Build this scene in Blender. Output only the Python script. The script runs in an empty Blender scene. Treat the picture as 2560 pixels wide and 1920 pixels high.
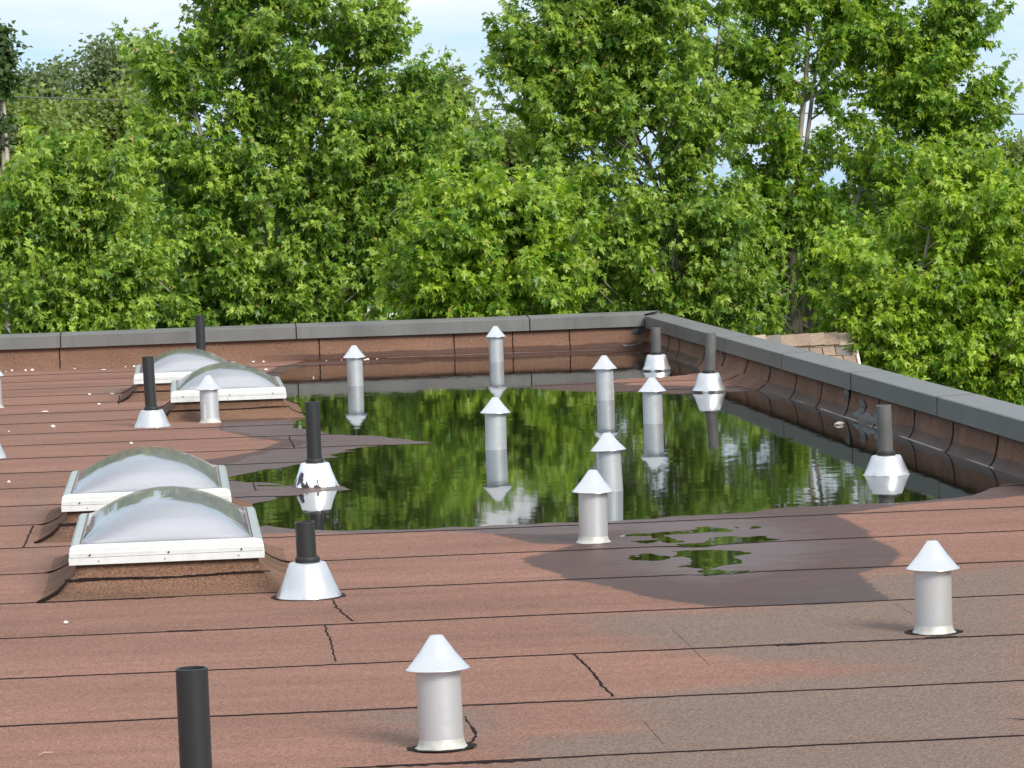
import bpy, math, random
import numpy as np
from mathutils import Matrix, Vector, Euler
R = math.radians
random.seed(7)
rng = np.random.default_rng(11)
sc = bpy.context.scene
COL = sc.collection

# ------------------------------------------------------------------ camera
cam_d = bpy.data.cameras.new('camera')
cam = bpy.data.objects.new('camera', cam_d)
COL.objects.link(cam)
cam_d.sensor_width = 36.0
cam_d.lens = 8875.0 / 2560.0 * 36.0
cam_d.clip_start = 0.1
cam_d.clip_end = 2000
PITCH, ROLL, YAW = 0.0588258, -0.0321817, -0.0930028
cam.matrix_world = (Matrix.Translation((0, 0, 1.5)) @ Matrix.Rotation(YAW, 4, 'Z')
                    @ Matrix.Rotation(math.pi / 2 - PITCH, 4, 'X') @ Matrix.Rotation(ROLL, 4, 'Z'))
sc.camera = cam

# ------------------------------------------------------------------ light
SUN_EL, SUN_AZ = 36.0, 150.0          # azimuth clockwise from +Y (north): behind the camera, to its right
world = bpy.data.worlds.new('World')
sc.world = world
world.use_nodes = True
wn = world.node_tree.nodes
wl = world.node_tree.links
wn.clear()
w_out = wn.new('ShaderNodeOutputWorld')
w_bg = wn.new('ShaderNodeBackground')
sky = wn.new('ShaderNodeTexSky')
sky.sky_type = 'NISHITA'
sky.sun_disc = False
sky.sun_elevation = R(SUN_EL)
sky.sun_rotation = R(SUN_AZ)
sky.dust_density = 1.5
sky.air_density = 1.0
# thin streaky cloud, mixed into the sky by direction
tc = wn.new('ShaderNodeTexCoord')
mp = wn.new('ShaderNodeMapping')
mp.inputs['Scale'].default_value = (1.0, 1.0, 5.5)
wl.new(tc.outputs['Generated'], mp.inputs['Vector'])
n1 = wn.new('ShaderNodeTexNoise')
n1.inputs['Scale'].default_value = 4.2
n1.inputs['Detail'].default_value = 9
n1.inputs['Roughness'].default_value = 0.55
n1.inputs['Distortion'].default_value = 0.5
wl.new(mp.outputs[0], n1.inputs['Vector'])
cr = wn.new('ShaderNodeMapRange')
cr.inputs['From Min'].default_value = 0.45
cr.inputs['From Max'].default_value = 0.66
cr.inputs['To Min'].default_value = 0.12
cr.inputs['To Max'].default_value = 1.0
wl.new(n1.outputs['Fac'], cr.inputs['Value'])
mx = wn.new('ShaderNodeMix')
mx.data_type = 'RGBA'
wl.new(cr.outputs[0], mx.inputs['Factor'])
blue = wn.new('ShaderNodeMix'); blue.data_type = 'RGBA'
blue.inputs['Factor'].default_value = 0.75
wl.new(sky.outputs[0], blue.inputs['A'])
blue.inputs['B'].default_value = (3.7, 5.9, 8.2, 1)
wl.new(blue.outputs['Result'], mx.inputs['A'])
mx.inputs['B'].default_value = (6.7, 6.9, 7.2, 1)
# an even bright overcast overhead, thinner towards the horizon
sp = wn.new('ShaderNodeSeparateXYZ'); wl.new(tc.outputs['Generated'], sp.inputs[0])
el = wn.new('ShaderNodeMapRange'); el.interpolation_type = 'SMOOTHSTEP'
el.inputs['From Min'].default_value = 0.12; el.inputs['From Max'].default_value = 0.75
el.inputs['To Min'].default_value = 1.0; el.inputs['To Max'].default_value = 1.2
wl.new(sp.outputs['Z'], el.inputs['Value'])
hi = wn.new('ShaderNodeMapRange'); hi.inputs['From Min'].default_value = 0.15; hi.inputs['From Max'].default_value = 0.5
hi.inputs['To Max'].default_value = 0.75
wl.new(sp.outputs['Z'], hi.inputs['Value'])
ov = wn.new('ShaderNodeMix'); ov.data_type = 'RGBA'
wl.new(hi.outputs[0], ov.inputs['Factor']); wl.new(mx.outputs['Result'], ov.inputs['A'])
ov.inputs['B'].default_value = (6.5, 6.55, 6.75, 1)
vm = wn.new('ShaderNodeVectorMath'); vm.operation = 'SCALE'
wl.new(ov.outputs['Result'], vm.inputs[0]); wl.new(el.outputs[0], vm.inputs['Scale'])
wl.new(vm.outputs[0], w_bg.inputs['Color'])
w_bg.inputs['Strength'].default_value = 0.11
wl.new(w_bg.outputs[0], w_out.inputs['Surface'])

sun_d = bpy.data.lights.new('sun', 'SUN')
sun_d.energy = 3.4
sun_d.angle = R(22)
sun_d.color = (1.0, 0.95, 0.86)
sun = bpy.data.objects.new('sun', sun_d)
COL.objects.link(sun)
sd = Vector((math.sin(R(SUN_AZ)) * math.cos(R(SUN_EL)), math.cos(R(SUN_AZ)) * math.cos(R(SUN_EL)), math.sin(R(SUN_EL))))
sun.rotation_euler = sd.to_track_quat('Z', 'Y').to_euler()

sc.view_settings.view_transform = 'Standard'
sc.view_settings.look = 'None'
sc.view_settings.gamma = 1
sc.view_settings.use_curve_mapping = False
sc.view_settings.exposure = 0.45

# ------------------------------------------------------------------ helpers
def tag(o, label=None, cat=None, group=None, kind=None):
    if label: o['label'] = label
    if cat: o['category'] = cat
    if group: o['group'] = group
    if kind: o['kind'] = kind
    return o

def empty(name, loc, label, cat, group=None):
    o = bpy.data.objects.new(name, None)
    o.empty_display_size = 0.1
    o.location = loc
    COL.objects.link(o)
    return tag(o, label, cat, group)

def mesh_obj(name, verts, faces, mat, parent=None, smooth=False, matidx=None):
    me = bpy.data.meshes.new(name)
    me.from_pydata([tuple(map(float, v)) for v in verts], [], faces)
    mats = mat if isinstance(mat, (list, tuple)) else [mat]
    for m in mats: me.materials.append(m)
    if matidx is not None: me.polygons.foreach_set('material_index', matidx)
    if smooth: me.polygons.foreach_set('use_smooth', [True] * len(me.polygons))
    me.update()
    o = bpy.data.objects.new(name, me)
    COL.objects.link(o)
    if parent: o.parent = parent
    return o

class MB:
    """collects shapes into one mesh"""
    def __init__(s): s.v, s.f, s.m = [], [], []
    def add(s, v, f, m=0):
        b = len(s.v); s.v += [tuple(p) for p in v]
        s.f += [tuple(i + b for i in q) for q in f]; s.m += [m] * len(f)
    def box(s, x0, x1, y0, y1, z0, z1, m=0, skip=''):
        v = [(x0,y0,z0),(x1,y0,z0),(x1,y1,z0),(x0,y1,z0),(x0,y0,z1),(x1,y0,z1),(x1,y1,z1),(x0,y1,z1)]
        f = [(3,2,1,0),(4,5,6,7),(0,1,5,4),(1,2,6,5),(2,3,7,6),(3,0,4,7)]
        if 'b' in skip: f = f[1:]
        s.add(v, f, m)
    def lathe(s, prof, seg=48, cx=0, cy=0, wob=None, m=0, lean=(0, 0)):
        n = len(prof); v = []
        for k, (r, z) in enumerate(prof):
            for i in range(seg):
                a = 2 * math.pi * i / seg
                rr, zz = r, z
                if wob: rr, zz = wob(k, a, r, z)
                v.append((cx + lean[0] * zz + rr * math.cos(a), cy + lean[1] * zz + rr * math.sin(a), zz))
        f = [(k*seg+i, k*seg+(i+1) % seg, (k+1)*seg+(i+1) % seg, (k+1)*seg+i) for k in range(n-1) for i in range(seg)]
        s.add(v, f, m)
    def tube(s, pts, rad, seg=6, m=0):
        pts = [Vector(p) for p in pts]; v = []
        for k, p in enumerate(pts):
            d = (pts[min(k+1, len(pts)-1)] - pts[max(k-1, 0)]).normalized()
            a = d.orthogonal().normalized(); b = d.cross(a)
            r = rad[k] if hasattr(rad, '__len__') else rad
            for i in range(seg):
                t = 2*math.pi*i/seg
                v.append(p + a*(r*math.cos(t)) + b*(r*math.sin(t)))
        f = [(k*seg+i, k*seg+(i+1) % seg, (k+1)*seg+(i+1) % seg, (k+1)*seg+i) for k in range(len(pts)-1) for i in range(seg)]
        f += [tuple(range(seg))[::-1], tuple((len(pts)-1)*seg+i for i in range(seg))]
        s.add(v, f, m)
    def build(s, name, mat, parent=None, smooth=False):
        return mesh_obj(name, s.v, s.f, mat, parent, smooth, s.m)

def new_mat(name):
    m = bpy.data.materials.new(name); m.use_nodes = True
    nt = m.node_tree; b = nt.nodes['Principled BSDF']
    return m, nt, nt.nodes, nt.links, b

def N(nt, kind, **kw):
    n = nt.nodes.new(kind)
    for k, v in kw.items():
        if k in n.inputs: n.inputs[k].default_value = v
        else: setattr(n, k, v)
    return n

def mixc(nt, fac, a, b, blend='MIX'):
    n = nt.nodes.new('ShaderNodeMix'); n.data_type = 'RGBA'; n.blend_type = blend
    for key, val in (('Factor', fac), ('A', a), ('B', b)):
        if hasattr(val, 'links'): nt.links.new(val, n.inputs[key])
        elif key == 'Factor': n.inputs[key].default_value = val
        else: n.inputs[key].default_value = (*val[:3], 1)
    return n.outputs['Result']

def math_(nt, op, a, b=None, c=None, clamp=False):
    n = nt.nodes.new('ShaderNodeMath'); n.operation = op; n.use_clamp = clamp
    for i, val in enumerate((a, b, c)):
        if val is None: continue
        if hasattr(val, 'links'): nt.links.new(val, n.inputs[i])
        else: n.inputs[i].default_value = val
    return n.outputs[0]

def maprange(nt, v, a, b, c=0.0, d=1.0, smooth=False):
    n = nt.nodes.new('ShaderNodeMapRange')
    if smooth: n.interpolation_type = 'SMOOTHSTEP'
    nt.links.new(v, n.inputs['Value'])
    for k, val in (('From Min', a), ('From Max', b), ('To Min', c), ('To Max', d)): n.inputs[k].default_value = val
    return n.outputs[0]

def noise(nt, vec, scale, detail=4, rough=0.5, dist=0.0, out='Fac'):
    n = nt.nodes.new('ShaderNodeTexNoise')
    n.inputs['Scale'].default_value = scale; n.inputs['Detail'].default_value = detail
    n.inputs['Roughness'].default_value = rough; n.inputs['Distortion'].default_value = dist
    if vec is not None: nt.links.new(vec, n.inputs['Vector'])
    return n.outputs[out]

def geo_pos(nt): return nt.nodes.new('ShaderNodeNewGeometry').outputs['Position']
def obj_pos(nt): return nt.nodes.new('ShaderNodeTexCoord').outputs['Object']
def stretch(nt, vec, s):
    n = nt.nodes.new('ShaderNodeMapping'); n.inputs['Scale'].default_value = s
    nt.links.new(vec, n.inputs['Vector']); return n.outputs[0]
def bump(nt, b, h, strength, dist):
    n = nt.nodes.new('ShaderNodeBump'); n.inputs['Strength'].default_value = strength
    n.inputs['Distance'].default_value = dist
    nt.links.new(h, n.inputs['Height']); nt.links.new(n.outputs[0], b.inputs['Normal'])

# ------------------------------------------------------------------ measured outlines on the roof (metres)
POND= [(0.228, 15.301), (0.342, 15.56), (0.412, 15.401), (0.448, 15.314), (0.771, 15.175), (1.037, 15.133), (1.411, 15.133), (1.679, 15.172), (1.873, 15.151), (2.289, 15.234), (2.639, 15.307), (2.899, 15.329), (3.112, 15.326), (3.404, 15.48), (3.52, 15.573), (3.639, 15.82), (3.706, 15.995), (3.797, 16.11), (3.829, 16.14), (3.906, 15.797), (4.11, 17.094), (4.094, 17.894), (4.083, 19.72), (4.049, 22.168), (4.025, 23.992), (3.885, 23.671), (3.764, 23.57), (3.649, 23.582), (3.401, 23.565), (3.309, 23.52), (2.996, 23.934), (2.776, 24.233), (2.598, 24.437), (2.479, 24.657), (2.432, 24.903), (2.526, 25.115), (2.787, 25.218), (3.13, 25.459), (3.492, 25.543), (3.632, 25.693), (3.775, 25.843), (3.848, 26.112), (4.05, 26.686), (4.096, 28.936), (4.08, 30.281), (3.729, 30.259), (2.848, 30.213), (2.326, 30.038), (1.876, 29.756), (1.572, 29.537), (1.388, 29.479), (1.199, 29.28), (1.003, 28.986), (0.801, 28.25), (0.703, 26.482), (0.661, 24.068), (0.747, 23.049), (0.758, 22.823), (0.757, 22.565), (0.666, 22.467), (0.7, 22.181), (0.668, 21.718), (0.742, 21.559), (0.816, 21.287), (0.86, 21.112), (0.954, 20.911), (1.048, 20.749), (1.167, 20.662), (1.037, 20.841), (1.177, 20.618), (1.306, 20.264), (1.409, 20.042), (1.238, 19.985), (1.089, 19.97), (0.987, 19.891), (0.88, 19.685), (0.962, 19.662), (0.866, 19.583), (0.788, 19.433), (0.842, 19.261), (0.755, 19.219), (0.752, 18.928), (0.616, 18.878), (0.55, 18.706), (0.479, 18.626), (0.386, 18.529), (0.315, 18.368), (0.245, 18.236), (0.217, 18.168), (0.233, 18.01), (0.283, 17.869), (0.377, 17.797), (0.521, 17.66), (0.352, 17.638), (0.354, 17.55), (0.405, 17.541), (0.525, 17.534), (0.752, 17.426), (0.808, 17.183), (0.731, 17.146), (0.601, 17.05), (0.526, 16.927), (0.45, 16.9), (0.411, 16.824), (0.344, 16.752), (0.293, 16.674), (0.239, 16.639), (0.202, 16.587), (0.17, 16.073)]
DAMP= [(0.144, 14.182), (0.332, 15.168), (0.76, 14.969), (1.023, 14.944), (1.212, 14.829), (1.264, 14.738), (1.316, 14.53), (1.399, 14.282), (1.552, 14.186), (1.436, 13.957), (1.298, 13.748), (1.286, 13.561), (1.359, 13.224), (1.391, 12.915), (1.468, 12.808), (1.61, 12.281), (1.783, 11.964), (1.958, 11.913), (2.195, 11.893), (2.397, 11.94), (2.409, 12.158), (2.43, 12.515), (2.451, 12.774), (2.514, 12.852), (2.603, 12.952), (2.723, 13.32), (2.74, 13.619), (2.731, 13.897), (2.774, 14.26), (2.775, 14.662), (2.766, 14.929), (3.011, 15.147), (3.136, 15.259), (3.339, 15.338), (3.569, 15.347), (3.713, 15.457), (3.965, 15.452), (4.416, 17.193), (4.132, 22.761), (4.124, 23.62), (4.007, 24.025), (4.003, 24.652), (3.901, 24.377), (3.738, 24.15), (3.594, 24.191), (3.436, 24.408), (3.092, 24.695), (3.167, 24.83), (3.023, 25.02), (3.133, 25.399), (3.205, 25.578), (3.499, 25.6), (3.783, 25.901), (4.163, 27.218), (4.197, 31.139), (2.947, 30.739), (1.873, 30.318), (1.434, 30.406), (1.115, 30.186), (0.953, 29.418), (0.772, 28.897), (0.575, 27.402), (0.471, 25.353), (0.274, 23.445), (0.027, 22.639), (0.232, 22.323), (0.213, 21.766), (0.286, 21.361), (0.413, 20.77), (0.489, 20.616), (0.24, 21.551), (0.477, 20.72), (0.555, 20.51), (0.368, 19.76), (0.227, 19.531), (0.098, 19.352), (0.176, 18.476), (0.115, 17.835)]
PUD= [[(1.928, 13.93), (1.954, 14.063), (2.022, 14.053), (2.088, 14.098), (2.106, 14.219), (2.17, 14.248), (2.239, 14.238), (2.282, 14.183), (2.328, 14.238), (2.337, 14.067), (2.281, 14.018), (2.164, 13.976), (2.046, 13.917)], [(1.913, 14.376), (1.97, 14.277), (1.986, 14.159), (1.948, 14.12), (1.918, 14.224)], [(1.91, 13.78), (1.995, 13.815), (2.08, 13.787), (2.172, 13.708), (2.154, 13.595), (2.088, 13.537), (2.077, 13.424), (2.102, 13.315), (2.084, 13.274), (1.998, 13.227), (1.954, 13.165), (1.922, 13.209), (1.866, 13.248), (1.912, 13.326), (1.924, 13.453), (1.928, 13.652)], [(1.91, 13.056), (1.944, 13.121), (1.99, 13.087), (2.038, 13.006), (2.001, 12.943), (1.912, 12.916)], [(1.762, 13.686), (1.806, 13.753), (1.847, 13.583), (1.826, 13.508), (1.778, 13.494), (1.762, 13.584)], [(1.709, 13.69), (1.733, 13.714), (1.741, 13.559), (1.709, 13.555)], [(2.077, 14.555), (2.16, 14.676), (2.234, 14.585), (2.209, 14.498), (2.13, 14.474)], [(2.261, 14.712), (2.295, 14.657), (2.301, 14.576), (2.265, 14.611)], [(2.347, 14.695), (2.358, 14.67), (2.354, 14.573)], [(1.815, 14.493), (1.911, 14.529), (2.049, 14.567), (2.041, 14.512), (1.917, 14.411), (1.818, 14.454)], [(1.821, 14.246), (1.893, 14.235), (1.836, 14.167)], [(0.661, 22.495), (0.743, 22.617), (0.777, 22.639), (0.776, 22.47), (0.697, 22.415)], [(0.447, 16.939), (0.527, 16.95), (0.524, 16.88), (0.453, 16.851)]]
SHEEN= [(1.462, 15.236), (2.115, 15.272), (2.541, 15.083), (2.594, 14.536), (2.621, 13.668), (2.361, 13.008), (2.054, 12.735), (1.889, 12.499), (1.599, 12.834), (1.534, 13.758), (1.736, 14.506)]
GREY= [[(3.214, 13.079), (2.772, 12.687), (2.509, 12.83), (1.878, 11.909), (1.236, 11.847), (1.373, 11.074), (1.564, 10.626), (1.538, 10.229), (1.128, 9.937), (1.13, 9.419), (0.845, 9.385), (0.694, 8.39), (2.012, 8.021)], [(-0.778, 14.87), (-0.721, 15.889), (-0.554, 15.634), (-0.427, 14.108), (-0.525, 13.309), (-0.706, 13.377)], [(-0.739, 25.968), (-0.546, 26.865), (-0.389, 27.35), (-0.351, 26.356), (-0.421, 25.674)], [(-0.317, 24.676), (-0.069, 24.981), (-0.041, 24.062), (-0.31, 24.01)], [(-0.858, 16.528), (-0.747, 18.497), (-0.592, 17.47), (-0.59, 16.213), (-0.749, 15.717)], [(0.42, 9.98), (0.63, 9.981), (0.828, 9.986), (0.888, 9.834), (0.793, 9.242), (0.517, 9.209)], [(-0.454, 13.624), (0.323, 13.565), (0.329, 13.167), (-0.481, 13.097)]]
PINK= [[(1.551, 10.631), (1.858, 10.476), (2.075, 10.327), (1.815, 10.237), (1.535, 10.206), (1.355, 10.388)]]
STONES= [(-1.512, 30.211), (-1.444, 29.927), (-1.394, 30.209), (-1.28, 30.222), (-1.225, 30.266), (-0.876, 30.253), (-0.631, 29.367), (-0.456, 29.778), (-0.386, 30.075), (-0.665, 25.876), (-0.502, 25.932), (-0.569, 24.641), (-0.923, 24.107), (-0.815, 22.465), (-1.079, 22.225), (-0.304, 20.754), (-0.901, 18.347), (-0.427, 12.277), (0.605, 29.69), (0.69, 29.627), (0.678, 28.338), (1.208, 29.496), (1.336, 29.535), (1.522, 29.395), (1.548, 29.443), (1.633, 29.543), (1.007, 27.103)]
TREES= {'A': ([(1.07, 36.5, 3.08, 1.19, 0.9, 60), (0.97, 36.5, 4.07, 0.95, 0.76, 25), (0.28, 36.5, 2.06, 0.81, 0.71, 38), (1.65, 36.5, 1.97, 0.76, 0.76, 38), (2.51, 36.5, 2.04, 0.45, 0.62, 20), (0.86, 36.5, 1.24, 1.19, 0.71, 50), (0.08, 36.5, 0.56, 0.95, 0.57, 38), (1.5, 36.5, 0.51, 0.86, 0.57, 34), (2.24, 36.5, 1.1, 0.57, 0.62, 24), (2.25, 36.5, 3.0, 0.26, 0.38, 9), (-0.12, 36.5, 2.74, 0.29, 0.38, 10)], [[(0.96, 36.5, 0.05), (0.92, 36.5, 0.91), (0.83, 36.5, 2.19), (0.84, 36.5, 3.08), (0.89, 36.5, 3.93)], [(1.01, 36.5, 0.05), (1.05, 36.5, 1.23), (1.28, 36.5, 2.41), (1.38, 36.5, 3.73)], [(0.91, 36.5, 0.05), (0.57, 36.5, 1.11), (0.24, 36.5, 2.21), (0.17, 36.5, 2.82)], [(1.01, 36.5, 0.05), (1.52, 36.5, 1.08), (1.85, 36.5, 2.39), (2.07, 36.5, 3.05)], [(1.03, 36.5, 0.05), (1.46, 36.5, 0.7), (1.81, 36.5, 1.11)]]), 'B': ([(-1.26, 34.3, 1.41, 0.72, 0.56, 38), (-0.64, 34.3, 1.53, 0.49, 0.47, 24), (-1.42, 34.3, 0.67, 0.76, 0.49, 32), (-0.49, 34.3, 0.77, 0.49, 0.49, 24), (-0.82, 34.3, 0.24, 0.67, 0.27, 18)], [[(-1.21, 34.3, -0.68), (-1.14, 34.3, 1.1), (-1.16, 34.3, 1.76)], [(-1.17, 34.3, -0.68), (-0.81, 34.3, 0.64), (-0.55, 34.3, 1.52)], [(-1.26, 34.3, -0.68), (-1.42, 34.3, 0.67), (-1.52, 34.3, 1.55)]]), 'C': ([(2.97, 33.4, 1.21, 0.61, 0.35, 30), (2.61, 33.4, 1.07, 0.57, 0.44, 26), (3.49, 33.4, 1.0, 0.52, 0.48, 28), (2.46, 33.4, 0.51, 0.57, 0.37, 22), (3.21, 33.4, 0.48, 0.65, 0.35, 26)], [[(3.38, 33.4, -0.36), (3.21, 33.4, 0.53), (3.08, 33.4, 1.19), (3.02, 33.4, 1.32)], [(3.47, 33.4, -0.36), (3.34, 33.4, 0.52), (3.58, 33.4, 1.17)], [(3.31, 33.4, -0.35), (2.78, 33.4, 0.72), (2.62, 33.4, 1.2)]]), 'D': ([(4.28, 37.5, 2.93, 0.86, 0.73, 42), (5.17, 37.5, 3.01, 0.83, 0.83, 42), (4.3, 37.5, 2.1, 0.88, 0.59, 36), (5.14, 37.5, 1.93, 0.78, 0.59, 28), (4.52, 37.5, 1.26, 0.98, 0.49, 30), (5.41, 37.5, 1.08, 0.68, 0.59, 20), (4.74, 37.5, 0.42, 0.78, 0.39, 24), (5.53, 37.5, 0.14, 0.68, 0.34, 20), (5.8, 37.5, 0.83, 0.54, 0.59, 20), (5.71, 37.5, 2.16, 0.39, 0.59, 14), (4.2, 37.5, 0.58, 0.59, 0.59, 18), (4.85, 37.5, 3.89, 1.22, 0.59, 25), (3.55, 37.5, 2.71, 0.24, 0.44, 10)], [[(5.36, 37.5, -0.44), (5.3, 37.5, 0.57), (5.16, 37.5, 1.19), (5.0, 37.5, 1.69), (4.79, 37.5, 2.14)], [(5.41, 37.5, -0.45), (5.34, 37.5, 0.64), (5.19, 37.5, 1.68), (5.14, 37.5, 2.32), (5.15, 37.5, 3.11), (5.14, 37.5, 3.79)], [(5.19, 37.5, -0.44), (5.26, 37.5, 0.15), (5.19, 37.5, 0.55), (5.02, 37.5, 1.25), (4.55, 37.5, 2.34)], [(4.69, 37.5, -0.42), (4.44, 37.5, 0.33), (4.3, 37.5, 0.58), (4.03, 37.5, 1.38)], [(5.46, 37.5, -0.45), (5.6, 37.5, 0.83), (5.75, 37.5, 1.81), (5.86, 37.5, 2.99)]]), 'E': ([(6.32, 38.5, 3.02, 0.75, 0.8, 28), (7.24, 38.5, 2.89, 0.75, 0.75, 30), (7.07, 38.5, 3.9, 1.26, 0.6, 20), (8.01, 38.5, 2.67, 0.75, 0.7, 32), (8.62, 38.5, 2.24, 0.53, 0.8, 28), (6.4, 38.5, 2.06, 0.55, 0.55, 14), (7.73, 38.5, 1.66, 0.8, 0.6, 28), (6.48, 38.5, 1.3, 0.5, 0.45, 22), (7.19, 38.5, 0.87, 0.6, 0.55, 18), (7.17, 38.5, 0.26, 0.55, 0.55, 20), (6.35, 38.5, 0.29, 0.5, 0.55, 20), (6.37, 38.5, 0.9, 0.55, 0.5, 16), (8.75, 38.5, 3.25, 0.4, 0.6, 12)], [[(6.71, 38.5, -0.54), (6.7, 38.5, 0.27), (6.73, 38.5, 0.78), (6.81, 38.5, 1.64), (6.9, 38.5, 2.55), (6.95, 38.5, 3.2), (6.99, 38.5, 3.81)], [(6.83, 38.5, -0.54), (6.91, 38.5, 0.06), (7.18, 38.5, 0.46), (7.45, 38.5, 1.16), (7.73, 38.5, 1.76), (8.01, 38.5, 2.67)], [(6.78, 38.5, -0.54), (6.78, 38.5, 0.07), (6.62, 38.5, 0.89), (6.55, 38.5, 2.05), (6.53, 38.5, 3.01)], [(6.87, 38.5, -0.55), (6.99, 38.5, 0.06), (7.59, 38.5, 0.45), (7.81, 38.5, 1.0), (8.46, 38.5, 2.0)], [(6.75, 38.5, -0.54), (6.72, 38.5, 0.17), (6.81, 38.5, 1.18), (7.03, 38.5, 2.54), (7.2, 38.5, 3.3)]]), 'F': ([(7.83, 35.3, 1.02, 0.78, 0.6, 38), (8.43, 35.3, 0.44, 0.51, 0.64, 26), (7.42, 35.3, 0.14, 0.69, 0.51, 32), (6.92, 35.3, -0.12, 0.44, 0.39, 20), (7.98, 35.3, -0.44, 0.69, 0.41, 32), (8.45, 35.3, -0.88, 0.41, 0.28, 16), (6.72, 35.3, 0.54, 0.28, 0.23, 8), (7.31, 35.3, -0.6, 0.51, 0.23, 14)], [[(7.47, 35.3, -1.55), (7.32, 35.3, -0.13), (7.53, 35.3, 0.8)], [(7.76, 35.3, -1.56), (8.0, 35.3, 0.31), (8.26, 35.3, 1.24)], [(7.43, 35.3, -1.54), (6.94, 35.3, -0.31), (6.76, 35.3, 0.35)]]), 'H': ([(3.19, 43.0, 2.44, 0.28, 0.42, 16)], [[(3.08, 43.0, -0.84), (3.15, 43.0, 1.4), (3.19, 43.0, 2.63)]]), 'N': ([(2.71, 42.0, 1.8, 0.6, 0.66, 26), (3.37, 42.0, 1.78, 0.49, 0.44, 16)], [[(2.62, 42.0, -0.77), (2.68, 42.0, 0.87), (2.78, 42.0, 2.24)]])}
FAR= [('k', [(-2.05, 44.0, 3.07, 0.13, 0.49)]), ('j', [(-2.23, 66.0, 3.24, 0.65, 0.65)]), ('j', [(-1.04, 64.0, 3.48, 0.54, 0.58)]), ('l', [(-2.08, 52.0, 2.25, 0.75, 0.51), (-2.4, 52.0, 2.52, 0.41, 0.41)]), ('l', [(-1.25, 54.0, 2.45, 0.77, 0.49), (-0.56, 54.0, 2.5, 0.56, 0.56)]), ('l', [(12.49, 52.0, 1.38, 0.31, 0.41)]), ('l', [(11.75, 50.0, 0.6, 0.52, 0.65)]), ('l', [(4.24, 52.0, 1.98, 0.68, 0.47), (4.99, 52.0, 1.86, 0.61, 0.47)]), ('r', [(-1.97, 48.0, 0.83, 1.06, 0.75)]), ('r', [(-0.26, 50.0, 0.67, 1.24, 0.78)]), ('r', [(1.65, 49.0, 0.56, 1.15, 0.77)]), ('r', [(3.84, 51.0, 0.32, 1.13, 0.67)]), ('r', [(6.2, 56.0, 0.13, 1.1, 0.66)]), ('r', [(7.61, 52.0, 0.1, 1.08, 0.68)]), ('r', [(9.96, 55.0, -0.12, 1.08, 0.65)]), ('r', [(10.65, 49.0, 0.26, 1.02, 0.83)])]
WINDOWS= [(6.45, 0.18, 0.16, 0.48, 0.9), (6.57, -0.12, 0.14, 0.24, 0.8), (6.62, 2.41, 0.09, 0.72, 0.6), (6.48, 1.2, 0.08, 0.29, 0.6), (5.2, 0.63, 0.11, 0.36, 0.85), (5.1, 1.15, 0.1, 0.24, 0.75), (4.94, 1.61, 0.12, 0.29, 0.85), (4.72, 1.89, 0.29, 0.11, 0.7), (5.06, 2.31, 0.06, 0.48, 0.4), (4.43, 0.27, 0.16, 0.18, 0.75), (3.77, 0.2, 0.12, 0.19, 0.7), (0.93, 0.99, 0.12, 0.34, 0.75), (1.03, 1.47, 0.07, 0.24, 0.6), (7.16, 1.13, 0.14, 0.19, 0.6), (6.8, 0.36, 0.11, 0.24, 0.6), (6.25, 2.03, 0.08, 0.43, 0.6), (0.58, 1.1, 0.06, 0.29, 0.5), (-1.79, 0.32, 0.07, 0.29, 0.8), (4.77, 1.69, 0.36, 0.17, 0.55), (7.27, 1.59, 0.15, 0.29, 0.5), (5.16, 1.82, 0.11, 0.29, 0.5), (5.68, 1.81, 0.07, 0.39, 0.6)]

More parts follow.
